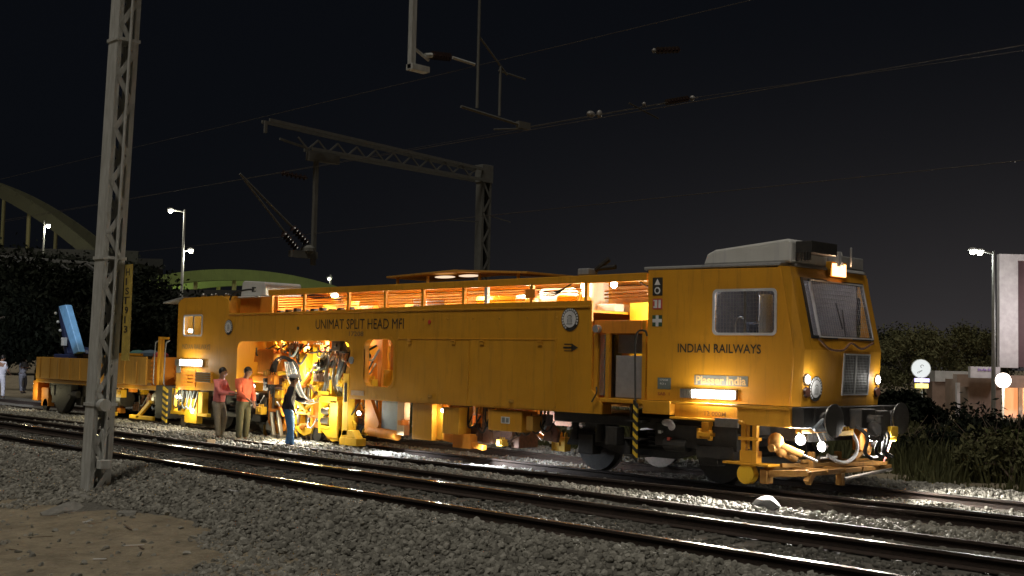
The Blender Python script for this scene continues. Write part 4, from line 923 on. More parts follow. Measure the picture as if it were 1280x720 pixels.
# middle under-floor
MB().box(-9.08, -8.48, -1.42, -1.1, .27, .98).box(-8.62, -8.3, -1.3, -1.1, .3, .98).build('support_leg_housing', Y, T, .012)
MB().box(-8.15, -7.68, -1.44, -1.1, .44, .95).build('fuel_box', Y, T, .015)
bx = MB().box(-6.85, -5.98, -1.46, -1.05, .58, .96).build('battery_case', Y, T, .015)
MB().box(-6.50, -6.28, -1.468, -1.46, .72, .84, 0).box(-6.48, -6.40, -1.471, -1.4685, .735, .825, 1).box(-6.37, -6.30, -1.471, -1.4685, .74, .82, 1).build('white_notice', [M['decalw'], M['decalgrey']], bx)
MB().box(-5.88, -5.72, -1.44, -1.2, .62, .88).build('relay_box', M['dirtyy'], T, .01)
MB().bar((-9.0, -1.2, .42), (-7.6, -1.2, .30), .14, .16).bar((-7.7, -1.2, .28), (-7.2, -1.2, .22), .1, .1).box(-8.0, -7.5, -1.3, -1.1, .18, .45).build('lower_beam', O, T, .01)
MB().box(-10.42, -9.85, -1.15, -1.05, .28, .96).build('grey_tank', M['bluegrey'], T, .03)
MB().box(-9.83, -9.6, -1.2, -1.05, .3, .96).build('tank_side', mat('buff_paint', (.55, .38, .2), .6), T, .01)
MB().cyl((-10.75, -1.15, .32), (-9.85, -1.15, .28), .1, n=18).prism([(-10.9, .98), (-10.72, .98), (-10.4, .5), (-10.6, .22), (-10.9, .3)], -1.2, -1.12).build('orange_arm', O, T, smooth=False)
clutter(-9.6, -9.1, -1.3, -.6, .3, .95, 8, 31, ['orange', 'steel', 'rust', 'steeld'], .8)
clutter(-8.4, -5.6, -1.25, -.1, .3, .92, 40, 32, ['rust', 'rust', 'orange', 'dirtyy', 'lemon', 'steeld'], 1.1)
for k in range(12):
    x = -8.4 + .24 * k
    MB().sweep([(x, -1.2, .95), (x + .06, -1.25, .6 + .05 * (k % 3)), (x + .2, -1.22, .5 + .04 * (k % 4)), (x + .3, -1.15, .8)], .016, 6).build('hose', M['rubber'], T)
MB().box(-11.0, -5.4, .3, .42, .62, 1.0).build('centre_sill', M['rust'], T)
MB().box(-7.4, -7.1, -1.1, -.4, .3, 1.0).box(-6.7, -6.5, -1.0, -.5, .25, .6).bar((-6.9, -1.0, .3), (-6.2, -1.0, .7), .06, .06).build('rusty_hanger', M['rust'], T, .01)
# rear bogie and rear satellite
bogie(-15.95, 1.9, .45, T)
MB().box(-17.6, -14.9, -1.25, 1.25, .8, .96).build('bolster_frame', K, T, .01)
MB().box(-18.75, -16.95, -1.40, -1.28, .30, .38).box(-18.0, -17.4, -1.42, -1.25, .12, .72).box(-17.35, -17.15, -1.42, -1.25, .38, .9).box(-18.7, -18.55, -1.4, -1.3, .38, .95).box(-18.4, -17.3, -1.38, -1.3, .52, .60).bar((-18.4, -1.34, .3), (-17.9, -1.34, .62), .06, .06).build('measuring_trolley', LE, T, .01)
MB().cyl((-18.35, -1.25, .12), (-18.35, -1.15, .12), .14, n=20).build('guide_wheel', M['steeld'], T, smooth=True)
for k in range(5): MB().sweep([(-18.5 + .2 * k, -1.42, .9), (-18.5 + .22 * k, -1.45, .55), (-18.3 + .2 * k, -1.45, .5), (-18.15 + .2 * k, -1.42, .92)], .02, 6).build('hose', rh.choice([M['steel'], M['rubber'], M['hosegrey']]), T)
clutter(-18.7, -17.0, -1.35, -.6, .35, .95, 14, 41, ['lemon', 'orange', 'white', 'steel'], .8)
hm = MB(); n = 12
for i in range(n):
    z0 = .08 + i * .075; z1 = z0 + .075
    hm.add([(-19.0, -1.5, z0), (-18.78, -1.5, z0 - .08), (-18.78, -1.5, z1 - .08), (-19.0, -1.5, z1), (-19.0, -1.46, z0), (-18.78, -1.46, z0 - .08), (-18.78, -1.46, z1 - .08), (-19.0, -1.46, z1)],
           [(0, 1, 2, 3), (7, 6, 5, 4), (0, 4, 5, 1), (1, 5, 6, 2), (2, 6, 7, 3), (3, 7, 4, 0)], i % 2)
hm.build('hazard_stripe_board', [M['hazk'], M['hazy']], T)
MB().box(-19.45, -19.02, -1.46, -.8, .15, 1.0).build('dark_counterweight', K, T, .02)

# working lights of the machine
work_lamp((-14.05, -1.25, 1.80), (-.1, -.9, -.5), 40, .09, 'lampc', (1., .95, .85))
work_lamp((-15.0, -1.38, 1.12), (.3, -.8, -.4), 26, .08, 'lampw', (1., .93, .8))
work_lamp((-11.0, -1.28, .68), (.2, -1., -.35), 40, .045, 'lampc', (.9, .95, 1.))
work_lamp((-8.28, -1.32, .86), (.4, -.7, -.8), 60, .04, 'lampc', (.9, .95, 1.))
work_lamp((-17.6, -1.42, .42), (.3, -1, -.2), 22, .07, 'lampw', (1., .95, .8))
work_lamp((-18.2, -1.45, .98), (.3, -.8, -.5), 10, .045, 'lampw', (1., .95, .8))
MB().ball((-12.35, -1.3, 2.0), .04).build('tail_light', M['lampr'], T)
for p, pw, c in (((-14.8, -.75, 2.1), 30, (1, .78, .42)), ((-13.5, -.75, 2.1), 34, (1, .78, .42)), ((-12.3, -.75, 2.1), 26, (1, .78, .42)),
                 ((-12.9, -1.45, 1.5), 22, (1, .9, .6)), ((-13.4, -1.5, .6), 18, (1, .9, .6)), ((-11.9, -1.75, .7), 26, (1, .9, .6)), ((-15.2, -1.3, 1.0), 10, (1, .85, .6)),
                 ((-10.1, -.8, 1.9), 14, (1, .8, .4)), ((-9.3, -.9, .7), 10, (1, .9, .7)), ((-8.1, -.8, .7), 10, (1, .9, .7)), ((-6.6, -.2, .6), 9, (.95, .95, 1)),
                 ((-17.6, -1.8, .65), 16, (1, .9, .55)), ((-18.3, -1.2, .7), 10, (1, .9, .6))):
    light('POINT', p, pw * 1.9, (1., .88, .56) if c[2] < .7 else c, .06, T)
# added lights without fixtures, cool spill on rail and ballast under the machine
light('SPOT', (-7.1, -1.5, .42), 260, (.85, .92, 1.), .05, T, rot=(.3, .1, -.9), spot=R(150))
light('SPOT', (-9.75, -1.5, .5), 160, (.85, .92, 1.), .05, T, rot=(.2, -.1, -.9), spot=R(140))
light('POINT', (-7.1, -.2, .42), 190, (.85, .92, 1.), .05, T)
light('SPOT', (-12.6, -1.5, 1.0), 700, (1., .98, .9), .05, T, rot=(.15, -.7, -.8), spot=R(110))

# ------------------------------------------------------------------ crane wagon coupled behind the machine
W = empty('crane_wagon', (-23, 0, 0), 'yellow flat wagon with side boards and blue folded crane behind the machine', 'wagon')
sb = MB().box(-26.9, -22.9, -1.5, -1.44, .98, 1.62).box(-22.85, -19.95, -1.5, -1.44, .98, 1.72)
for x in np.arange(-26.6, -20, .68): sb.box(x, x + .05, -1.53, -1.5, 1.0, 1.6)
sb.build('side_board', M['dirtyy'], W, .008)
MB().box(-26.9, -20, 1.44, 1.5, .98, 1.62).build('side_board', M['dirtyy'], W)
MB().box(-27, -19.2, -1.45, 1.45, .86, .97).box(-26.9, -26.84, -1.44, 1.44, .98, 1.62).build('wagon_deck', Y, W, .01)
q = MB().box(-20.0, -19.5, -1.3, 1.3, .98, 1.72)
for i in range(6): q.box(-20.0, -19.5, -1.34, -1.3, 1.03 + i * .11, 1.08 + i * .11)
q.box(-19.5, -19.12, -.9, .9, 1.0, 1.5)
for i in range(4): q.box(-19.5, -19.12, -.94, -.9, 1.03 + i * .12, 1.09 + i * .12)
q.build('end_locker', O, W, .008)
MB().box(-21.7, -20.5, -1.40, -1.30, 1.74, 1.80).box(-21.75, -21.65, -1.40, -1.30, 1.60, 1.80).build('angle_bracket', Y, W, .006)
MB().box(-19.42, -19.30, -1.46, -1.34, 1.0, 2.25).box(-19.4, -18.95, -1.44, -1.38, 2.18, 2.24).build('gangway_post', Y, W, .006)
for x in (-19.55, -19.0): MB().sweep([(x, -1.45, 1.0), (x, -1.48, 1.15), (x, -1.46, 2.0), (x + .05, -1.44, 2.12), (x + .1, -1.4, 2.15)], .016).build('handrail', M['grey'], W)
for p, r_, c in (((-22.3, -1.0, 1.7), .22, 'bluegrey'), ((-21.6, -.9, 1.78), .24, 'leafd'), ((-20.9, -.9, 1.78), .26, 'bluegrey'), ((-20.3, -.9, 1.76), .2, 'red'), ((-22.8, -.9, 1.68), .18, 'red'), ((-25.9, -.5, 1.66), .3, 'black')):
    MB().ball(p, r_ * 1.3, r_, r_ * .5, 10).build('covered_load', mat('tarp_' + c, tuple(x_ for x_ in {'bluegrey': (.08, .12, .16), 'leafd': (.06, .14, .12), 'red': (.42, .05, .06), 'black': (.02, .02, .03)}[c]), .7), W, smooth=True)
blue = mat('blue_crane_paint', (.22, .48, .85), .4); bd = mat('dark_blue_paint', (.02, .03, .09), .5)
j = MB().prism([(-26.31, 3.16), (-25.81, 3.2), (-24.75, 1.8), (-25.12, 1.72)], -1.15, -.95).build('crane_jib', blue, W, .02)
MB().bar((-26.55, -.95, 3.15), (-25.9, -.95, 1.7), .14, .2).cyl((-26.2, -.9, 2.9), (-26.0, -.9, 1.8), .08).build('inner_jib', bd, W, .01)
for k in range(4): MB().ball((-26.55 + .19 * k, -1.12, 2.95 - .26 * k), .045).build('pin', M['white'], W, smooth=True)
MB().box(-26.0, -25.82, -1.15, -1.05, 1.98, 2.22).build('crane_label', M['decalw'], W)
MB().cyl((-25.7, -.6, 1.0), (-25.7, -.6, 1.85), .35, .28).ball((-25.4, -.8, 1.75), .6, .3, .22).box(-26.6, -25.0, -1.1, -.1, 1.4, 1.72).build('crane_base', bd, W, .02)
light('SPOT', (-23.6, -3.0, 3.6), 130, (.8, .92, 1.), .05, W, rot=(-1.9, 1.9, -1.0), spot=R(36))
bogie(-25.3, 1.7, .42, W); 
MB().prism([(-26.1, .9), (-24.6, .9), (-24.7, .45), (-25.2, .02), (-25.5, .02), (-26.0, .5)], -1.38, -1.2).build('hanging_hopper', K, W, .02)
MB().cyl((-26.6, -1.3, .2), (-26.6, -1.2, .2), .17).build('guide_wheel', K, W, smooth=True)
T2 = T; T = W
clutter(-23.6, -19.6, -1.3, -.7, .2, .85, 26, 51, ['orange', 'lemon', 'lemon', 'steel', 'rust'], 1.1)
MB().bar((-23.3, -1.3, .18), (-22.2, -1.3, .52), .1, .1).bar((-23.4, -1.3, .12), (-21.9, -1.3, .14), .08, .1).bar((-20.6, -1.35, .1), (-19.9, -1.35, .55), .08, .1).bar((-21.0, -1.35, .12), (-19.7, -1.35, .12), .08, .1).build('lower_frame', LE, W, .01)
MB().cyl((-22.9, -1.1, .55), (-21.7, -1.1, .55), .22, n=18).build('air_reservoir', K, W, smooth=True)
MB().box(-27.3, -26.95, -1.4, 1.4, .3, .9).box(-26.9, -26.4, -1.3, -1.1, .15, .7).build('end_beam', O, W, .01)
work_lamp((-27.6, -1.2, .78), (.5, -.8, -.5), 26, .08, 'lampw', (1., .93, .8), par=W)
for p, pw in (((-22.3, -1.6, .5), 22), ((-20.8, -1.6, .5), 26), ((-27.0, -1.7, .55), 16), ((-19.3, -1.9, 1.3), 9)): light('POINT', p, pw * .6, (1, .88, .5), .06, W)
T = T2

# ------------------------------------------------------------------ overhead line masts
def lattice(mb, p0, p1, u, v, a, b, lace, th=.012, fl=.07):
    """two channels (webs at +-a along u), laced on the faces at +-b along v"""
    p0 = Vector(p0); p1 = Vector(p1); u = Vector(u); v = Vector(v); d = p1 - p0; Ln = d.length; dn = d / Ln
    for s in (-1, 1):
        mb.bar(p0 + u * s * a, p1 + u * s * a, 2 * b, th * 1.2, 0, up=u)
        for t in (-1, 1): mb.bar(p0 + u * s * (a - fl / 2) + v * t * (b - .004), p1 + u * s * (a - fl / 2) + v * t * (b - .004), th, fl, 0, up=u)
    n = max(2, int(Ln / lace))
    for t in (-1, 1):
        for k in range(n):
            q0 = p0 + dn * (Ln * k / n); q1 = p0 + dn * (Ln * (k + 1) / n); s = 1 if k % 2 else -1
            mb.bar(q0 + u * s * (a - fl * .6) + v * t * (b + .008), q1 - u * s * (a - fl * .6) + v * t * (b + .008), .007, .085, 0, up=u)
    return mb
m1 = empty('lattice_mast', (-9.2, -7.85, -.5), 'grey laced steel overhead line mast with yellow number plate, close on the left', 'mast')
MX = lambda z: -9.47 + .050 * z
b0 = Vector((MX(-.5), -7.68, -.5)); b1 = Vector((MX(11.), -7.68, 11.))
lattice(MB(), b0, b1, (0, 1, 0), (1, 0, 0), .175, .16, .42).build('mast_column', M['mast'], m1)
MB().prism([(-9.85, -.75), (-8.75, -.75), (-8.95, -.40), (-9.65, -.40)], -8.1, -7.3).build('mast_footing', M['concrete'], m1, .06)
cb = MB()
for z in (.98, 3.35, 6.9): cb.box(MX(z) - .19, MX(z) + .19, -7.88, -7.48, z, z + .05)
cb.build('clamp_band', M['mast'], m1)
MB().tube([(MX(-.1) + .20, -7.66, -.1), (MX(1) + .195, -7.66, 1.), (MX(4) + .195, -7.66, 4.), (MX(11) + .195, -7.66, 11.)], .024).build('downpipe', M['mast'], m1)
MB().cyl((MX(.95) + .2, -7.75, 1.0), (MX(.95) + .34, -7.75, 1.0), .10, n=18).build('pulley', M['mast'], m1)
MB().bar((MX(.8) + .28, -7.70, .95), (MX(.5) + .28, -7.70, .62), .03, .03).bar((MX(.5) + .28, -7.75, .62), (MX(0) + .28, -7.7, .15), .035, .035).bar((MX(.5) + .28, -7.62, .62), (MX(0) + .28, -7.7, .45), .03, .03).box(MX(0) + .2, MX(0) + .36, -7.78, -7.6, -.02, .12).build('earthing_lever', M['mast'], m1, .008)
# number plate with digits read from top to bottom
pl = MB().box(MX(2.6) + .16, MX(2.6) + .41, -7.475, -7.455, 1.72, 3.28).build('number_plate', M['plate'], m1)
for k, ch in enumerate(['H', '1', 'S', '1', '9', '1', '3']):
    z = 3.10 - k * .155
    text('lettering', ch, (MX(2.6) + .22, -7.480, z), (1, 0, 0), (0, 0, 1), .13 if ch != '1' else .05, .115, M['decalk'], pl, bold=.02)
MB().box(MX(2.6) + .19, MX(2.6) + .38, -7.481, -7.476, 2.74, 2.755).build('plate_line', M['decalk'], pl)

def insulator(mb, a, b, n=7, r=.09, mi=0):
    a = Vector(a); b = Vector(b)
    mb.cyl(a, b, .035, n=8, mi=mi)
    for k in range(n):
        c = a.lerp(b, (k + .5) / n); d = (b - a).normalized() * .022; mb.cyl(c - d, c + d, r, r * .55, 14, mi)
# boom from the first mast over the tracks, out of the top of the picture, with its droppers
bo = MB(); lattice(bo, (-9.3, -7.6, 11.3), (-9.3, 5.5, 11.3), (0, 0, 1), (1, 0, 0), .3, .22, .6)
bo.build('boom', M['mastd'], m1)
MB().box(-9.36, -9.24, -1.56, -1.44, 7.64, 10.6).box(-9.4, -9.2, -1.56, -1.1, 7.62, 7.74).bar((-9.3, -1.5, 8.1), (-9.3, -1.05, 7.9), .05, .05).build('drop_arm', M['mast'], m1, .006)
ins = MB(); insulator(ins, (-9.3, -.98, 8.02), (-9.3, -.45, 8.08)); ins.build('insulator', M['insul'], m1, smooth=True)
MB().cyl((-9.3, -1.15, 7.98), (-9.3, -.98, 8.02), .05).cyl((-9.3, -.42, 8.08), (-9.3, .2, 8.05), .03).build('bracket_tube', M['mast'], m1, smooth=True)
MB().cyl((-9.3, .30, 7.14), (-9.3, .30, 10.6), .032).cyl((-9.3, .95, 7.07), (-9.3, .95, 8.15), .03).cyl((-9.3, .28, 8.7), (-9.3, 1.15, 8.0), .022).cyl((-9.3, .9, 8.05), (-9.3, 1.7, 8.0), .018).cyl((-9.3, -.15, 7.1), (-9.3, 1.75, 6.96), .03).cyl((-9.3, .8, 6.76), (-9.3, 1.75, 6.92), .018).box(-9.35, -9.25, 1.5, 1.85, 6.9, 7.05).build('cantilever_frame', M['mastd'], m1, smooth=False)
MB().cyl((-9.3, 1.9, 6.98), (-9.3, 7.9, 8.65), .016).cyl((-9.3, 5.2, 8.05), (-9.3, 6.3, 7.85), .02).build('stay_tube', M['wire'], m1)
for a_ in (((-9.3, 6.6, 8.3), (-9.3, 7.5, 8.55), 8, .08), ((-9.3, 6.2, 9.52), (-9.3, 7.1, 9.72), 6, .09)): ins = MB(); insulator(ins, *a_); ins.build('insulator', M['insul'], m1, smooth=True)
MB().ball((-9.3, 3.85, 7.57), .08, .12, .08).ball((-9.3, 4.15, 7.62), .06, .08, .1).ball((-9.3, 7.65, 8.58), .07).ball((-9.3, 6.1, 9.5), .06).ball((-9.3, 5.75, 8.12), .05).build('clamp_fitting', M['insulw'], m1, smooth=True)
# second mast behind the machine
m2 = empty('lattice_mast', (-20.8, 11.1, -.4), 'grey laced steel overhead line mast with long boom, rising behind the machine', 'mast')
lattice(MB(), (-20.8, 11.1, -.4), (-20.8, 11.1, 8.35), (0, 1, 0), (1, 0, 0), .21, .16, .5, .014, .09).build('mast_column', M['mastd'], m2)
MB().box(-21.0, -20.6, 10.85, 11.35, 7.85, 8.45).build('mast_cap', M['mastd'], m2, .01)
bb = MB()
for s in (-.2, .2):
    bb.bar((-20.8 + s, 10.85, 8.28), (-20.8 + s, 2.4, 8.66), .07, .09).bar((-20.8 + s, 10.85, 7.92), (-20.8 + s, 3.9, 8.02), .07, .09)
for k in range(10):
    y0 = 10.6 - .72 * k; bb.bar((-20.6, y0, 8.30), (-20.6, y0 - .36, 7.98), .03, .05).bar((-20.6, y0 - .36, 7.98), (-20.6, y0 - .72, 8.3), .03, .05)
bb.bar((-20.8, 2.4, 8.66), (-20.8, 2.4, 8.3), .08, .08).bar((-20.8, 3.9, 8.05), (-20.8, 2.9, 8.2), .06, .06).build('boom', M['mastd'], m2)
MB().bar((-20.8, 9.5, 6.43), (-20.8, 10.9, 6.5), .03, .03).bar((-20.8, 11.4, 6.75), (-20.8, 12.4, 6.63), .03, .03).build('side_bracket', M['mastd'], m2)
MB().box(-20.9, -20.7, 3.9, 5.0, 7.7, 7.95).box(-20.86, -20.74, 4.15, 4.27, 4.55, 7.7).build('drop_arm', M['mastd'], m2)
MB().cyl((-20.8, 4.15, 5.1), (-20.8, 1.6, 7.0), .035).cyl((-20.8, 3.6, 5.05), (-20.8, 1.75, 6.85), .03).ball((-20.8, 4.0, 5.0), .3, .2, .16, 10).box(-20.9, -20.7, 3.4, 4.3, 4.75, 4.95).build('cantilever_frame', M['mastd'], m2)
for a_ in (((-20.8, 3.95, 5.2), (-20.8, 3.4, 5.65), 6, .12), ((-20.8, 3.6, 5.0), (-20.8, 3.1, 5.45), 6, .12), ((-20.8, 3.0, 7.2), (-20.8, 3.9, 7.15), 6, .09)): ins = MB(); insulator(ins, *a_); ins.build('insulator', M['insul'], m2, smooth=True)
# wires
def wire(name, pts, r, label):
    return tag(MB().tube(pts, r, 5).build(name, M['wire']), label, 'wire', 'overhead line wires')
def sag(x0, x1, y, z, d):
    return [(x, y, z - d * (1 - ((x - (x0 + x1) / 2) / ((x1 - x0) / 2)) ** 2)) for x in np.linspace(x0, x1, 14)]
wire('contact_wire', sag(-150, 60, 1.6, 6.92, .1), .007, 'thin contact wire running above the yellow machine')
wire('catenary_wire', sag(-150, 60, .3, 8.4, .4), .006, 'thin upper wire hung above the machine\'s contact wire')
wire('feeder_wire', [(-150, 7.9, 8.0)] + sag(-9.3, 60, 7.9, 8.65, .5), .007, 'thin wire farthest from the camera, beyond the machine')
wire('contact_wire', sag(-150, 60, 4.2, 5.6, .1), .008, 'thin low wire stretched behind the machine towards the right-hand trees')
# distant truss gantry at the left
gy = empty('truss_gantry', (-45, -1, 0), 'thin lattice gantry beam crossing above dark trees at the far left', 'gantry')
g = MB()
lattice(g, (-46, -8, 5.75), (-46, 10., 5.75), (0, 0, 1), (1, 0, 0), .28, .15, .7, .02, .1); g.build('gantry_beam', M['mast'], gy)
MB().box(-46.15, -45.85, 9.8, 10.2, -.5, 6.1).build('gantry_post', M['mast'], gy); MB().box(-46.15, -45.85, -8.2, -7.9, -.5, 6.1).build('gantry_post', M['mast'], gy)

# ------------------------------------------------------------------ street lamps and bridge on the left
def street_lamp(name, base, h, heads, label, group, col=(1., .95, .75), pw=250, r=.13, pm='mast'):
    o = empty(name, base, label, 'street lamp', group); bx_, by_, bz_ = base
    MB().cyl((bx_, by_, bz_), (bx_, by_, bz_ + h), .11, .06, 12).build('lamp_post', M[pm], o, smooth=True)
    for (dx, dy, dz) in heads:
        p = (bx_ + dx, by_ + dy, bz_ + dz)
        MB().cyl((bx_, by_, bz_ + dz - .05), (p[0], p[1], p[2] + .08), .035).build('lamp_arm', M[pm], o)
        MB().ball((p[0], p[1], p[2] + .1), r * 1.6, r * 1.4, r * .7).build('lamp_head', M['mast'], o, smooth=True)
        MB().ball(p, r).build('lamp_bulb', M['lampst'], o, smooth=True)
        light('POINT', (p[0], p[1], p[2] - .25), pw, col, .15, o)
    return o
street_lamp('street_lamp', (-54.1, 18.1, -.5), 10.6, [(-.55, -.6, 10.5), (.25, .35, 8.2)], 'tall street lamp post with two lit lamps, left of the machine', 'lit street lamps on the left', pw=170)
street_lamp('street_lamp', (-64.6, 36.0, -.5), 8.3, [(-.1, 0., 8.0)], 'single lit street lamp seen just over the machine roof', 'lit street lamps on the left', pw=150)
street_lamp('street_lamp', (-79.5, 20.5, -.5), 11.9, [(.2, .2, 11.5)], 'lit street lamp in front of the large bridge arch, farthest left', 'lit street lamps on the left', pw=260, r=.15)
def arch(name, p0, p1, rise, z0, zd, label, nh, wd=1.0):
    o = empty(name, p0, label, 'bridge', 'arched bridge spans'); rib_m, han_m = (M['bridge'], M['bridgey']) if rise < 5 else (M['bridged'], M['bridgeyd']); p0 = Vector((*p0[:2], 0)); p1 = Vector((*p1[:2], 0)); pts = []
    for t in np.linspace(0, 1, 33): q = p0.lerp(p1, t); pts.append(Vector((q.x, q.y, z0 + rise * 4 * t * (1 - t))))
    side_ = (p1 - p0).normalized().cross(Vector((0, 0, 1)))
    for s in (-1, 1):
        mb = MB()
        for a, b in zip(pts[:-1], pts[1:]): mb.bar(a + side_ * s * 3.2, b + side_ * s * 3.2, .55, wd)
        mb.build('arch_rib', rib_m, o)
        for k in range(1, nh):
            t = k / nh; q = p0.lerp(p1, t); zt = z0 + rise * 4 * t * (1 - t)
            MB().cyl((q.x + side_.x * s * 3.2, q.y + side_.y * s * 3.2, zd), (q.x + side_.x * s * 3.2, q.y + side_.y * s * 3.2, zt), .16, n=8).build('hanger', han_m, o)
    d = MB(); a = p0 + Vector((0, 0, zd)); b = p1 + Vector((0, 0, zd)); d.bar(a, b, 8., .8)
    for s in (-1, 1): d.bar(a + side_ * s * 3.9 + Vector((0, 0, .9)), b + side_ * s * 3.9 + Vector((0, 0, .9)), .12, .9)
    d.build('bridge_deck', M['darkconc'], o)
    for q in (p0, p1): MB().box(q.x - 1.2, q.x + 1.2, q.y - 2.5, q.y + 2.5, -.6, zd - .4).build('pier', M['darkconc'], o)
    return o
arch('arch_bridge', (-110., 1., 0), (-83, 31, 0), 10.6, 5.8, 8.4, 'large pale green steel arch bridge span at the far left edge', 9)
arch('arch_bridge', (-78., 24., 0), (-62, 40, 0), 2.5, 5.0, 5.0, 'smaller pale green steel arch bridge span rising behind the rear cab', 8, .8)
for p, pw in (((-93, 18, 11), 40), ((-75, 28, 6.4), 110), ((-68.5, 34.5, 6.2), 130), ((-64, 38.6, 5.9), 90)): light('POINT', p, pw, (.85, 1., .45), .3, name='bridge_lamp_light')

# ------------------------------------------------------------------ trees and bushes
def leaves(name, blobs, n, size, m, parent=None, loc=None, seed=0, flat=.75):
    """foliage: small two-triangle leaves scattered through several uneven clumps"""
    g_ = np.random.default_rng(seed); B = np.array(blobs); wgt = B[:, 3] ** 2; wgt = wgt / wgt.sum()
    k = g_.choice(len(B), n, p=wgt); d = g_.normal(size=(n, 3)); d /= np.linalg.norm(d, axis=1)[:, None]
    rad = B[k, 3] * (g_.uniform(0, 1, n) ** .45) * (1 + .25 * g_.normal(size=n)); c = B[k, :3] + d * rad[:, None] * np.array([1, 1, flat])
    a = g_.normal(size=(n, 3)); a /= np.linalg.norm(a, axis=1)[:, None]; b = np.cross(a, g_.normal(size=(n, 3))); b /= np.linalg.norm(b, axis=1)[:, None]
    s = size * g_.uniform(.5, 1.4, n)[:, None]
    v = np.stack([c - a * s, c + b * s * .45, c + a * s, c - b * s * .45], 1).reshape(-1, 3)
    off = offs(parent) if parent is not None else Vector(loc or (0, 0, 0)); v -= np.array(off)
    me = bpy.data.meshes.new(name); me.vertices.add(4 * n); me.vertices.foreach_set('co', v.ravel()); me.loops.add(4 * n); me.loops.foreach_set('vertex_index', np.arange(4 * n)); me.polygons.add(n)
    me.polygons.foreach_set('loop_start', np.arange(n) * 4); me.update(); me.validate(); me.materials.append(m)
    o = bpy.data.objects.new(name, me); COL.objects.link(o)
    if parent is not None: o.parent = parent
    elif loc: o.location = loc
    return o
def tree(x, y, h, rw, label, group, m, seed, n=2600, leaf=.16, name='leafy_tree'):
    q = random.Random(seed); o = empty(name, (x, y, -.5), label, 'tree', group); tb = MB(); z0 = -.5
    pts = [(x, y, z0)] + [(x + q.uniform(-.1, .1) * h * .15 * k, y + q.uniform(-.1, .1) * h * .15 * k, z0 + h * .16 * k) for k in range(1, 5)]
    tb.tube(pts, [.05 * h * .5, .04 * h * .5, .033 * h * .5, .025 * h * .5, .012 * h * .5], 8); bl = []
    for k in range(11):
        a = q.uniform(0, 6.28); rr = rw * q.uniform(.3, .85); zz = z0 + h * q.uniform(.38, .9); e = (x + math.cos(a) * rr, y + math.sin(a) * rr, zz)
        s = pts[q.randint(2, 4)]; md = ((s[0] + e[0]) / 2, (s[1] + e[1]) / 2, (s[2] + e[2]) / 2 + .1 * h * .3); tb.tube([s, md, e], [.008 * h, .006 * h, .003 * h], 5)
        bl.append((e[0], e[1], e[2], rw * q.uniform(.22, .42)))
    bl.append((x, y, z0 + h * .85, rw * .4)); tb.build('trunk', M['bark'], o, smooth=True)
    leaves('crown', bl, n, leaf, m, o, seed=seed)
    return o
def px_at(D, side_):      # ground position D metres in front of the camera, side_ metres to its right
    return (9.334 - .718 * D + .695 * side_, -16.553 + .693 * D + .718 * side_)
tl = []
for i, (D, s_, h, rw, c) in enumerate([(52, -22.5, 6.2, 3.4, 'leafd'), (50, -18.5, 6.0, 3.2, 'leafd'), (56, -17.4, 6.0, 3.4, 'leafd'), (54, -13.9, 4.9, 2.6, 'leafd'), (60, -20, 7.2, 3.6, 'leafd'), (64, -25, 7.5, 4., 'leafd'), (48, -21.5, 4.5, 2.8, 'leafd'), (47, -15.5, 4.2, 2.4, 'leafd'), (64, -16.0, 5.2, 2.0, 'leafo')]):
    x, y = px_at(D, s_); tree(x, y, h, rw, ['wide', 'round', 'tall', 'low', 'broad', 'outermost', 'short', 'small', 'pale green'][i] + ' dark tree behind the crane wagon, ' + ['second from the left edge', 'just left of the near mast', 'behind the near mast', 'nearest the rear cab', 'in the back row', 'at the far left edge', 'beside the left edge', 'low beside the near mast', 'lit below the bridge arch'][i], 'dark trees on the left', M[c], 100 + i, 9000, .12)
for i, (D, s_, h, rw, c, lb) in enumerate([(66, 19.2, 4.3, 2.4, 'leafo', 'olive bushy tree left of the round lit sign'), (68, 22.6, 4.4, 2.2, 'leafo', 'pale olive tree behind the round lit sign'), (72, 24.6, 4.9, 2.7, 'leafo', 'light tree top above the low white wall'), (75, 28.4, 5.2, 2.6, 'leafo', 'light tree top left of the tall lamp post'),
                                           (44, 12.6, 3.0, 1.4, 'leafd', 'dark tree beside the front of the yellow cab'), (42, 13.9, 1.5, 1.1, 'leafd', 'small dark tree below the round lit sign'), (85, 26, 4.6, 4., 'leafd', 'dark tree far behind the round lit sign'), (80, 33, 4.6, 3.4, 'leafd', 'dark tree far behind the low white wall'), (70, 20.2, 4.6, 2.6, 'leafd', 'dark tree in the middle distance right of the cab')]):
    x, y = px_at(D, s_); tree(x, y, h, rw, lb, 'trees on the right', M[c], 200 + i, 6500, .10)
# bushes in a belt beyond the far track
q = random.Random(77); BL = []
for k in range(34):
    D = q.uniform(23.8, 34); s_ = q.uniform(-6, 14.5); x, y = px_at(D, s_)
    if y < 6.2: continue
    BL.append((x, y, D, s_))
cnt = 0
for k, (x, y, D, s_) in enumerate(BL[:24]):
    h = q.uniform(.6, 1.75); o = empty('bush', (x, y, -.5), 'leafy wild bush beyond the far track, one of a tangled belt', 'bush', 'wild bushes beyond the far track')
    bl = [(x + q.uniform(-.7, .7), y + q.uniform(-.7, .7), -.45 + h * q.uniform(.25, .8), q.uniform(.3, .6)) for _ in range(7)]
    leaves('foliage', bl, 1300, .07, M[q.choice(['leafg', 'leafo', 'leafd'])], o, seed=300 + k)
    tw = MB()
    for j in range(12): e = bl[j % 7]; tw.tube([(x, y, -.5), ((x + e[0]) / 2 + q.uniform(-.2, .2), (y + e[1]) / 2, e[2] * .6), (e[0] + q.uniform(-.5, .5), e[1], e[2] + q.uniform(.2, .7))], [.014, .010, .004], 4)
    tw.build('twigs', M['dry'], o)
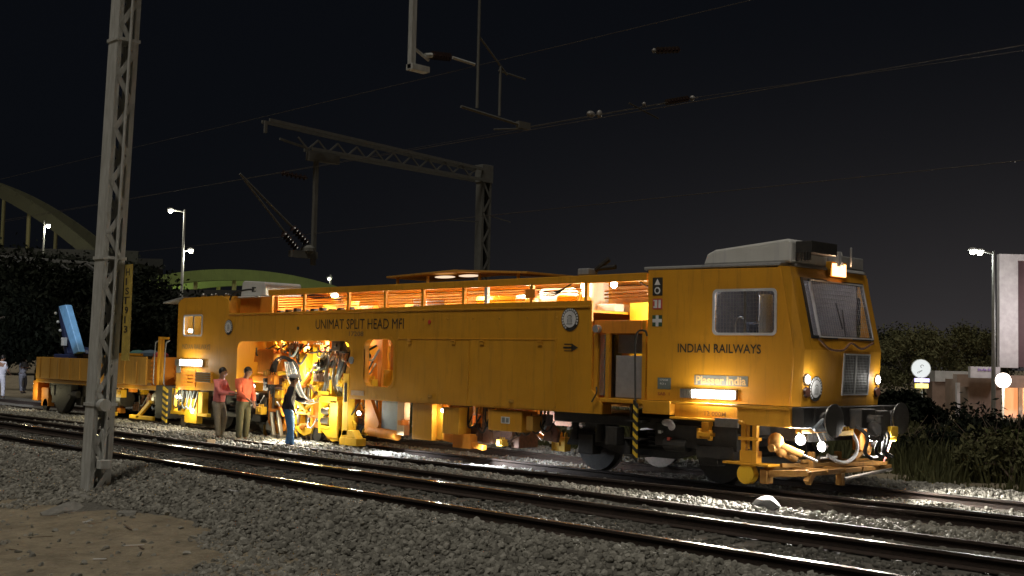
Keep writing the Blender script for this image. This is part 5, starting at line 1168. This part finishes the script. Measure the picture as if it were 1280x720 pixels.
# undergrowth too dense to count
def undergrowth():
    g_ = np.random.default_rng(9); n = 60000; D = 22.5 + 26 * g_.uniform(0, 1, n) ** 1.4; s_ = g_.uniform(-.35, .48, n) * D
    x = 9.334 - .718 * D + .695 * s_; y = -16.553 + .693 * D + .718 * s_; k = (y > 5.3) & (vnoise(x, y, 1.1, 3) > -.55); x, y, D = x[k], y[k], D[k]; n = len(x)
    h = (.18 + .38 * np.clip(vnoise(x, y, 1.9, 6) + .6, 0, 1.6)) * g_.uniform(.5, 1.3, n) * np.clip((y - 5) / 2.2, .25, 1); z0 = ground_z(x, y) - .03
    a = g_.uniform(0, 6.28, n); wdt = g_.uniform(.012, .035, n) * (D / 25); ln = g_.normal(0, .22, (n, 2)) * h[:, None]
    dx = np.cos(a) * wdt; dy = np.sin(a) * wdt
    v = np.stack([np.stack([x - dx, y - dy, z0], 1), np.stack([x + dx, y + dy, z0], 1), np.stack([x + dx * .9 + ln[:, 0] * .5, y + dy * .9 + ln[:, 1] * .5, z0 + h * .6], 1), np.stack([x + ln[:, 0], y + ln[:, 1], z0 + h], 1)], 1).reshape(-1, 3)
    me = bpy.data.meshes.new('undergrowth'); me.vertices.add(4 * n); me.vertices.foreach_set('co', v.ravel()); me.loops.add(4 * n); me.loops.foreach_set('vertex_index', np.arange(4 * n)); me.polygons.add(n)
    me.polygons.foreach_set('loop_start', np.arange(n) * 4); me.update(); me.validate(); me.materials.append(M['grassm'])
    o = bpy.data.objects.new('undergrowth', me); COL.objects.link(o); tag(o, 'weedy grass and low undergrowth covering the ground beyond the far track', 'undergrowth', kind='stuff')
undergrowth()
x, y = 1.2, 7.3
tw = MB(); 
for j in range(9): a = q.uniform(0, 6.28); tw.tube([(x - 2.2 + q.uniform(-.1, .1), y, -.4), (x - 2.2 + math.cos(a) * .25, y + math.sin(a) * .2, .0), (x - 2.2 + math.cos(a) * .6, y + math.sin(a) * .4, q.uniform(.0, .5))], [.03, .022, .010], 5)
tag(tw.build('dead_branch', M['dry'], loc=(x - 2.2, y, -.4)), 'dry crossed dead branches beside the gravel at the right edge', 'branch')

# ------------------------------------------------------------------ buildings and signs on the right
def P3(D, s_, z): x, y = px_at(D, s_); return Vector((x, y, z))
rr3 = Vector((.695, .718, 0)); ff3 = Vector((-.718, .693, 0))
def wbox(mb, D, s0, s1, z0, z1, dep, mi=0):
    a = P3(D, s0, 0); q_ = [a, a + rr3 * (s1 - s0), a + rr3 * (s1 - s0) + ff3 * dep, a + ff3 * dep]
    return mb.add([(v.x, v.y, z) for z in (z0, z1) for v in q_], [(3, 2, 1, 0), (4, 5, 6, 7), (0, 1, 5, 4), (1, 2, 6, 5), (2, 3, 7, 6), (3, 0, 4, 7)], mi)
D0 = 58.
b = empty('roadside_building', tuple(P3(D0, 26, -.5)), 'tall maroon building with pale edge strip and vertical script sign at the right edge', 'building')
wbox(MB(), D0, 23.62, 34, 2.0, 7.35, .5).build('upper_wall', M['walld'], b)
wbox(wbox(MB(), D0 - .35, 23.35, 24.25, 1.95, 7.4, .34), D0 - .35, 24.25, 34, 7.1, 7.4, .34).build('edge_strip', M['wallp'], b, .02)
wbox(MB(), D0 - .1, 25.6, 26.2, 7.4, 8.3, .3).build('roof_post', M['wallp'], b)
wbox(wbox(MB(), D0 - .6, 21.75, 23.3, -.5, 1.35, 3), D0 - .7, 21.2, 34, 1.02, 1.60, .55).build('lower_wall', M['wallb'], b)
wbox(MB(), D0 - 1.3, 21.6, 23.0, 1.45, 1.98, .3).build('signboard', M['wallp'], b)
vm_ = MB()
for k in range(9): wbox(vm_, D0 - 1.34, 21.95 + k * .08, 22.0 + k * .08, 1.78 + .03 * (k % 2), 1.90 - .03 * (k % 3), .03)
vm_.build('faded_sign_marks', mat('violet_ink', (.25, .15, .4), .6), b)
wbox(MB(), D0 - .8, 21.15, 21.3, -.5, 1.2, .2).build('lit_post', M['wallp'], b)
wbox(MB(), D0 + .2, 23.8, 34, -.5, 1.0, .2).build('shop_back_wall', M['shoplit'], b)
for s0, s1, z0, z1 in ((24.4, 24.6, -.5, 1.), (25.2, 26.8, -.1, .75), (27.0, 27.15, -.5, 1.)): wbox(MB(), D0 + .0, s0, s1, z0, z1, .1).build('shop_fitting', M['wallw'], b)
light('POINT', tuple(P3(D0 - 1.0, 25.2, .6)), 60, (1., .5, .25), .2, b); light('POINT', tuple(P3(D0 - 3.2, 23.8, 4.2)), 420, (1., .93, .93), .3, b)
# looping script painted vertically on the maroon face
sc = []; s_ = 25.05
q = random.Random(4)
for k in range(15):
    z = 5.55 - k * .2; a0 = q.uniform(0, 6); rr_ = q.uniform(.07, .12); c = P3(D0 - .03, s_ + q.uniform(-.06, .1), z)
    sc.append([c + rr3 * (rr_ * math.cos(a0 + t * 4.4)) + Vector((0, 0, rr_ * math.sin(a0 + t * 4.4))) for t in np.linspace(0, 1, 8)])
mb = MB()
for pts in sc: mb.tube(pts, .028, 5)
mb.build('script_sign', M['decalw'], b)
street_lamp('street_lamp', tuple(P3(55, 22.0, -.5)), 7.75, [(-.95 * .695, -.95 * .718, 7.72), (-.62 * .695, -.62 * .718, 7.68)], 'tall lamp post with twin lit white lamps beside the maroon building', 'lamps on the right', col=(.95, 1., .95), pw=110, r=.13, pm='mastd')
g = empty('globe_lamp', tuple(P3(50, 20.4, -.4)), 'round white glowing globe lamp in front of the maroon building', 'lamp')
MB().cyl(P3(50, 20.4, -.5), P3(50, 20.4, 1.2), .05).build('lamp_post', M['mast'], g); MB().ball(P3(50, 20.4, 1.42), .31, n=24).build('lamp_globe', M['lampglobe'], g, smooth=True)
light('POINT', tuple(P3(49.3, 20.2, 1.5)), 420, (1., .8, .62), .3, g)
sg = empty('round_sign', tuple(P3(60, 20.4, -.5)), 'round lit white sign with small violet and yellow panels on a pole', 'sign')
c = P3(60, 20.4, 1.82); nrm = (-ff3 - rr3 * .25).normalized()
MB().cyl(c - nrm * .25, c, .47, n=36).build('sign_case', M['mast'], sg); MB().cyl(c, c + nrm * .02, .44, n=36).build('sign_face', M['signface'], sg)
ux_ = Vector((-nrm.y, nrm.x, 0)); ux_ = ux_ if ux_.dot(rr3) > 0 else -ux_
mk = MB(); 
for a0, b0_, r_ in ((.05, .12, .07), (-.05, -.16, .04), (-.12, -.20, .04), (.02, -.12, .035)): cc = c + nrm * .035 + ux_ * a0 + Vector((0, 0, b0_)); mk.tube([cc + ux_ * (r_ * math.cos(t)) + Vector((0, 0, r_ * math.sin(t))) for t in np.linspace(0, 4.5, 8)], .014, 4)
mk.build('sign_mark', M['decalgrey'], sg)
wbox(MB(), 59.8, 20.05, 20.75, 1.16, 1.34, .15).build('violet_panel', M['signpur'], sg); wbox(MB(), 59.8, 20.08, 20.7, .86, 1.08, .15).build('yellow_panel', M['signyel'], sg)
wbox(MB(), 59.9, 20.35, 20.45, -.5, 1.4, .1).build('sign_post', M['mast'], sg)
light('POINT', tuple(c + nrm * 1.6), 25, (.9, 1., .9), .3, sg)
lw = empty('low_building', tuple(P3(64, 24, -.5)), 'low building with whitish parapet wall between the round sign and the globe lamp', 'building')
wbox(MB(), 64, 22.5, 24.6, 1.15, 1.72, 1).build('parapet', M['wallw'], lw); wbox(MB(), 64.1, 22.4, 26, -.5, 1.15, .9).build('wall', M['wallb'], lw)
light('POINT', tuple(P3(61, 24, 2.8)), 30, (.9, 1., .9), .3, lw)
yb = MB()
for k in range(9): p = P3(50 + q.uniform(-1, 1), 21.3 + k * .22, -.0 + q.uniform(-.15, .25)); yb.ball(p, q.uniform(.04, .10), n=8)
tag(yb.build('string_lights', M['lampy'], loc=tuple(P3(50, 22, 0))), 'cluster of small amber lights low in the bushes at the right edge', 'lights')
# small things on the near ground
q = random.Random(31)
for k in range(16):
    x = q.uniform(-9.5, -4.5); y = q.uniform(-10.8, -8.3); z = float(ground_z(x, y)) + .012; a = q.uniform(0, 3.1); l_ = q.uniform(.05, .16)
    tw_ = MB().bar((x - math.cos(a) * l_, y - math.sin(a) * l_, z), (x + math.cos(a) * l_, y + math.sin(a) * l_, z + q.uniform(0, .03)), q.uniform(.008, .03), .008)
    tag(tw_.build('wood_chip', M['dry'] if k % 3 else M['decalw'], loc=(x, y, z)), 'tiny splinter of wood or paper littering the brown dirt', 'litter', 'splinters on the dirt')
q = random.Random(8)
def rockmesh(name, p, r, m, label, cat, seed, fl=.6, group=None):
    bm = bmesh.new(); bmesh.ops.create_icosphere(bm, subdivisions=3, radius=1.); qq = random.Random(seed); dirs = [(Vector((qq.gauss(0, 1), qq.gauss(0, 1), qq.gauss(0, 1))).normalized(), qq.uniform(.55, .85)) for _ in range(14)]
    for v in bm.verts:
        for d, c_ in dirs:
            t = v.co.dot(d)
            if t > c_: v.co -= d * (t - c_)
        v.co = Vector((v.co.x * r * 1.3, v.co.y * r, v.co.z * r * fl))
    me = bpy.data.meshes.new(name); bm.to_mesh(me); bm.free(); me.materials.append(m)
    o = bpy.data.objects.new(name, me); COL.objects.link(o); o.location = p; o.rotation_euler = (0, 0, qq.uniform(0, 3)); tag(o, label, cat, group); return o
rockmesh('cement_sack', (-.05, -2.62, -.0), .22, mat('pale_sack', (.13, .13, .13), .9, bump=.5), 'crumpled pale grey sack on the ballast between the tracks', 'sack', 3, .55)
rockmesh('stone_block', (-8.7, -8.55, -.62), .30, M['concrete'], 'rough concrete lump at the left foot of the near mast', 'stone', 4, .7)
rockmesh('stone_block', (-7.4, -8.15, -.52), .16, M['concrete'], 'small pale stone on the dirt right of the near mast', 'stone', 5, .5)
rockmesh('litter_heap', (-4.4, -8.55, -.66), .32, mat('grey_litter', (.22, .24, .19), .9, bump=.5), 'flattened grey-green litter where dirt meets gravel', 'litter', 6, .25)
for k in range(150):
    x = q.uniform(-9.5, -1.5); y = q.uniform(-11.5, -8.2)
    if k == 0: proto = rockmesh('pebble', (x, y, float(ground_z(x, y))), .035, stm, 'small loose stone scattered on the brown dirt', 'stone', 9, .7, 'loose stones on the dirt')
    else:
        c_ = proto.copy(); COL.objects.link(c_); c_.location = (x, y, float(ground_z(x, y)) + .005); c_.scale = [q.uniform(.25, 1.5)] * 3; c_.rotation_euler = (q.uniform(0, 3), 0, q.uniform(0, 6))
tag(MB().box(-6.6, -6.35, -6.98, -6.94, -.16, -.15).build('paper_scrap', M['decalw'], loc=(-6.5, -6.96, -.16)), 'thin pale scrap lying on the gravel right of the near mast', 'scrap')
bk = MB().box(-13.98, -13.9, -3.12, -2.92, -.14, .0); tag(bk.build('wooden_block', mat('old_wood', (.25, .18, .11), .9, bump=.4), loc=(-13.94, -3.02, -.14), bevel=.01), 'small wooden block beside the loose rail at a worker\'s feet', 'block')

# ------------------------------------------------------------------ people
def skin(name, verts, edges, radii, m, parent, root=0, sub=1):
    me = bpy.data.meshes.new(name); me.from_pydata([tuple(v) for v in verts], edges, []); me.materials.append(m)
    o = bpy.data.objects.new(name, me); COL.objects.link(o); o.parent = parent
    md = o.modifiers.new('Skin', 'SKIN'); md.use_smooth_shade = True
    sv = me.skin_vertices[0].data
    for i, r_ in enumerate(radii): sv[i].radius = (r_, r_) if not isinstance(r_, tuple) else r_; sv[i].use_root = (i == root)
    s_ = o.modifiers.new('Subdivision', 'SUBSURF'); s_.levels = sub; s_.render_levels = sub
    return o
SK = mat('brown_skin', (.24, .13, .085), .55)
def person(loc, face, h, label, group, top, trou, shoes, hair, J, headtilt=0., cap=None, sleeve='long', tail=None, hem=.02):
    """J: joints in metres for a 1.70 m figure; x forward, y to the left, z up"""
    k = h / 1.70; root = empty('person', loc, label, 'person', group); root.rotation_euler = (0, 0, face); V = lambda a: Vector(a) * k
    pel = V(J['pelvis']); che = V(J['chest']); nk = V(J['neck']); hd = V(J['head']); wst = pel.lerp(che, .45)
    vs = [pel, wst, che, nk, nk.lerp(hd, .55), hd, hd + V((0.0, 0, .09))]; ed = [(i, i + 1) for i in range(6)]; rd = [.12, .11, (.15, .11), .056, .066, .094, .075]
    def chain(src, pts, rs, V_=vs, E_=ed, R_=rd):
        last = src
        for p, r_ in zip(pts, rs): V_.append(p); R_.append(r_); E_.append((last, len(V_) - 1)); last = len(V_) - 1
        return last
    chain(5, [hd + V((.092, 0, -.01))], [.016])
    for s in (-1, 1): chain(5, [hd + V((-.005, s * .085, -.01))], [.018])
    for sd in ('l', 'r'):
        s = 1 if sd == 'l' else -1; sh, el, wr = V(J['sh_' + sd]), V(J['el_' + sd]), V(J['wr_' + sd]); hp, kn, an = V(J['hip_' + sd]), V(J['kn_' + sd]), V(J['an_' + sd])
        d = (wr - el).normalized(); w_ = chain(2, [sh, el, wr], [.052, .038, .026]); pm = chain(w_, [wr + d * .055 * k], [(.034, .018)])
        side_ = d.cross(Vector((0, 0, 1))); side_ = side_.normalized() if side_.length > .2 else Vector((0, 1, 0)); dn = d.cross(side_)
        for f_ in range(4):
            b0_ = wr + d * .085 * k + side_ * (f_ - 1.5) * .018 * k; L_ = (.028, .034, .031, .022)[f_] * k
            chain(pm, [b0_, b0_ + d * L_, b0_ + d * L_ * 1.7 - dn * .012 * k * (1 if dn.z > 0 else -1)], [.0095, .0085, .007])
        chain(w_, [wr + d * .03 * k + side_ * s * .034 * k, wr + d * .065 * k + side_ * s * .045 * k], [.011, .008])
        chain(0, [hp, kn, an, an + V((.11, 0, -.045))], [.082, .055, .038, (.036, .024)])
    skin('body', vs, ed, [tuple(x * k for x in r_) if isinstance(r_, tuple) else r_ * k for r_ in rd], SK, root)
    # shirt
    vs = [pel + (wst - pel) * .1 - Vector((0, 0, hem)), wst, che, nk - V((0, 0, .025))]; ed = [(0, 1), (1, 2), (2, 3)]; rd = [(.178, .15), (.168, .14), (.188, .145), .075]
    for sd in ('l', 'r'):
        sh, el, wr = V(J['sh_' + sd]), V(J['el_' + sd]), V(J['wr_' + sd])
        if sleeve == 'long': chain(2, [sh, el, el.lerp(wr, .55), el.lerp(wr, .9)], [.085, .068, .058, .048], vs, ed, rd)
        else: chain(2, [sh, sh.lerp(el, .45), sh.lerp(el, .8)], [.072, .064, .062], vs, ed, rd)
    skin('shirt', vs, ed, [tuple(x * k for x in r_) if isinstance(r_, tuple) else r_ * k for r_ in rd], top, root, 1)
    if tail: skin('shirt_tail', [pel + V((0, 0, .08)), pel - V((0, 0, .12))], [(0, 1)], [(.15 * k, .128 * k), (.155 * k, .135 * k)], tail, root)
    vs = [pel + V((0, 0, .06)), pel - V((0, 0, .02))]; ed = [(0, 1)]; rd = [(.16, .14), (.17, .145)]
    for sd in ('l', 'r'):
        hp, kn, an = V(J['hip_' + sd]), V(J['kn_' + sd]), V(J['an_' + sd]); chain(1, [hp - V((0, 0, .04)), hp.lerp(kn, .5), kn, kn.lerp(an, .5), an + V((0, 0, .02))], [.112, .10, .084, .076, .07], vs, ed, rd)
    skin('trousers', vs, ed, [tuple(x * k for x in r_) if isinstance(r_, tuple) else r_ * k for r_ in rd], trou, root, 0)
    for sd in ('l', 'r'):
        an = V(J['an_' + sd]); skin('shoe', [an + V((-.03, 0, -.03)), an + V((.04, 0, -.045)), an + V((.15, 0, -.055))], [(0, 1), (1, 2)], [(.045 * k, .04 * k), (.045 * k, .034 * k), (.035 * k, .022 * k)], shoes, root)
    hm_ = MB(); c = hd + V((-.018, 0, .045)); hm_.ball(c, .098 * k, .092 * k, .10 * k, 16); o = hm_.build('hair', hair, None, smooth=True); o.parent = root; o.location = (0, 0, 0)
    if cap:
        cm = MB().ball(hd + V((-.012, 0, .085)), .105 * k, .1 * k, .075 * k, 16).build('cap', cap, None, smooth=True); cm.parent = root
    for s in (-1, 1):
        e = MB().ball(hd + V((.082, s * .032, .012)), .011 * k, n=8).build('eye', M['decalk'], None); e.parent = root
    return root
J1 = dict(pelvis=(0, 0, .92), chest=(.02, 0, 1.28), neck=(.05, 0, 1.46), head=(.09, 0, 1.575), sh_l=(.03, .17, 1.37), el_l=(.12, .20, 1.12), wr_l=(.36, .12, 1.10), sh_r=(.03, -.17, 1.37), el_r=(.13, -.20, 1.13), wr_r=(.38, -.12, 1.12),
          hip_l=(0, .09, .88), kn_l=(.08, .11, .48), an_l=(-.02, .12, .09), hip_r=(0, -.09, .88), kn_r=(.05, -.11, .48), an_r=(.10, -.12, .09))
J2 = dict(J1, pelvis=(0, 0, .93), neck=(.07, 0, 1.46), head=(.14, 0, 1.56), el_r=(.10, -.22, 1.10), wr_r=(.34, -.18, .98), el_l=(.10, .2, 1.1), wr_l=(.2, .14, .9), kn_l=(.02, .11, .49), an_l=(-.03, .12, .09), kn_r=(.03, -.11, .49), an_r=(.02, -.12, .09))
J3 = dict(J1, pelvis=(-.02, 0, .90), chest=(.03, 0, 1.25), neck=(.07, 0, 1.43), head=(.11, 0, 1.54), sh_l=(.04, .18, 1.34), sh_r=(.04, -.18, 1.34), el_r=(.0, -.24, 1.10), wr_r=(.12, -.2, .88), el_l=(.2, .2, 1.1), wr_l=(.4, .12, 1.1))
pink = mat('pink_red_shirt', (.66, .19, .19), .85, nscale=9, bump=1., bscale=9); coral = mat('orange_red_shirt', (.72, .14, .07), .85, nscale=9, bump=1., bscale=9); khaki = mat('khaki_grey_trousers', (.21, .18, .14), .9, nscale=12, bump=1., bscale=9); olive = mat('dark_olive_trousers', (.09, .085, .05), .9)
hairk = mat('black_hair', (.012, .01, .01), .5); shoe = mat('dusty_shoes', (.12, .11, .10), .7); navy = mat('dark_jacket', (.025, .02, .028), .8); jean = mat('blue_jeans', (.06, .15, .32), .9, nscale=14, bump=1., bscale=9); purp = mat('purple_check_shirt', (.28, .12, .28), .85, nscale=30)
wht = mat('white_shirt', (.62, .62, .70), .85); capw = mat('white_cap', (.6, .6, .62), .7)
grp = 'workers beside the machine'
person((-14.62, -2.45, -.10), R(28), 1.64, 'worker in pink-red long-sleeved shirt and khaki trousers reaching towards his colleague', grp, pink, khaki, shoe, hairk, J1)
person((-14.18, -2.1, -.12), R(12), 1.70, 'worker in bright orange-red shirt and dark olive trousers, head bowed, between two others', grp, coral, olive, shoe, hairk, J2)
person((-12.1, -2.28, -.12), R(55), 1.60, 'worker in dark jacket, pale cap and blue jeans stooping towards the machine', grp, navy, jean, mat('dark_shoes', (.03, .03, .05), .6), hairk, J3, cap=capw, tail=purp)
x, y = px_at(45, -18.95)
person((x, y, -.05), R(130), 1.66, 'person in white shirt and white trousers standing at the left edge of the photo', 'people in white behind the wagon', wht, wht, shoe, hairk, J2, sleeve='short')
x, y = px_at(51, -20.55)
person((x, y, -.05), R(20), 1.62, 'person in white with arms folded in front, standing near the end of the crane wagon', 'people in white behind the wagon', wht, wht, shoe, hairk, dict(J1, wr_l=(.22, -.05, 1.15), wr_r=(.24, .05, 1.15)), sleeve='short')
light('SPOT', (-29.5, -3.2, 2.2), 1300, (.85, .9, 1.), .06, W, rot=(-1, .45, -.35), spot=R(70))  # added spot without a fixture, brightens the people in white
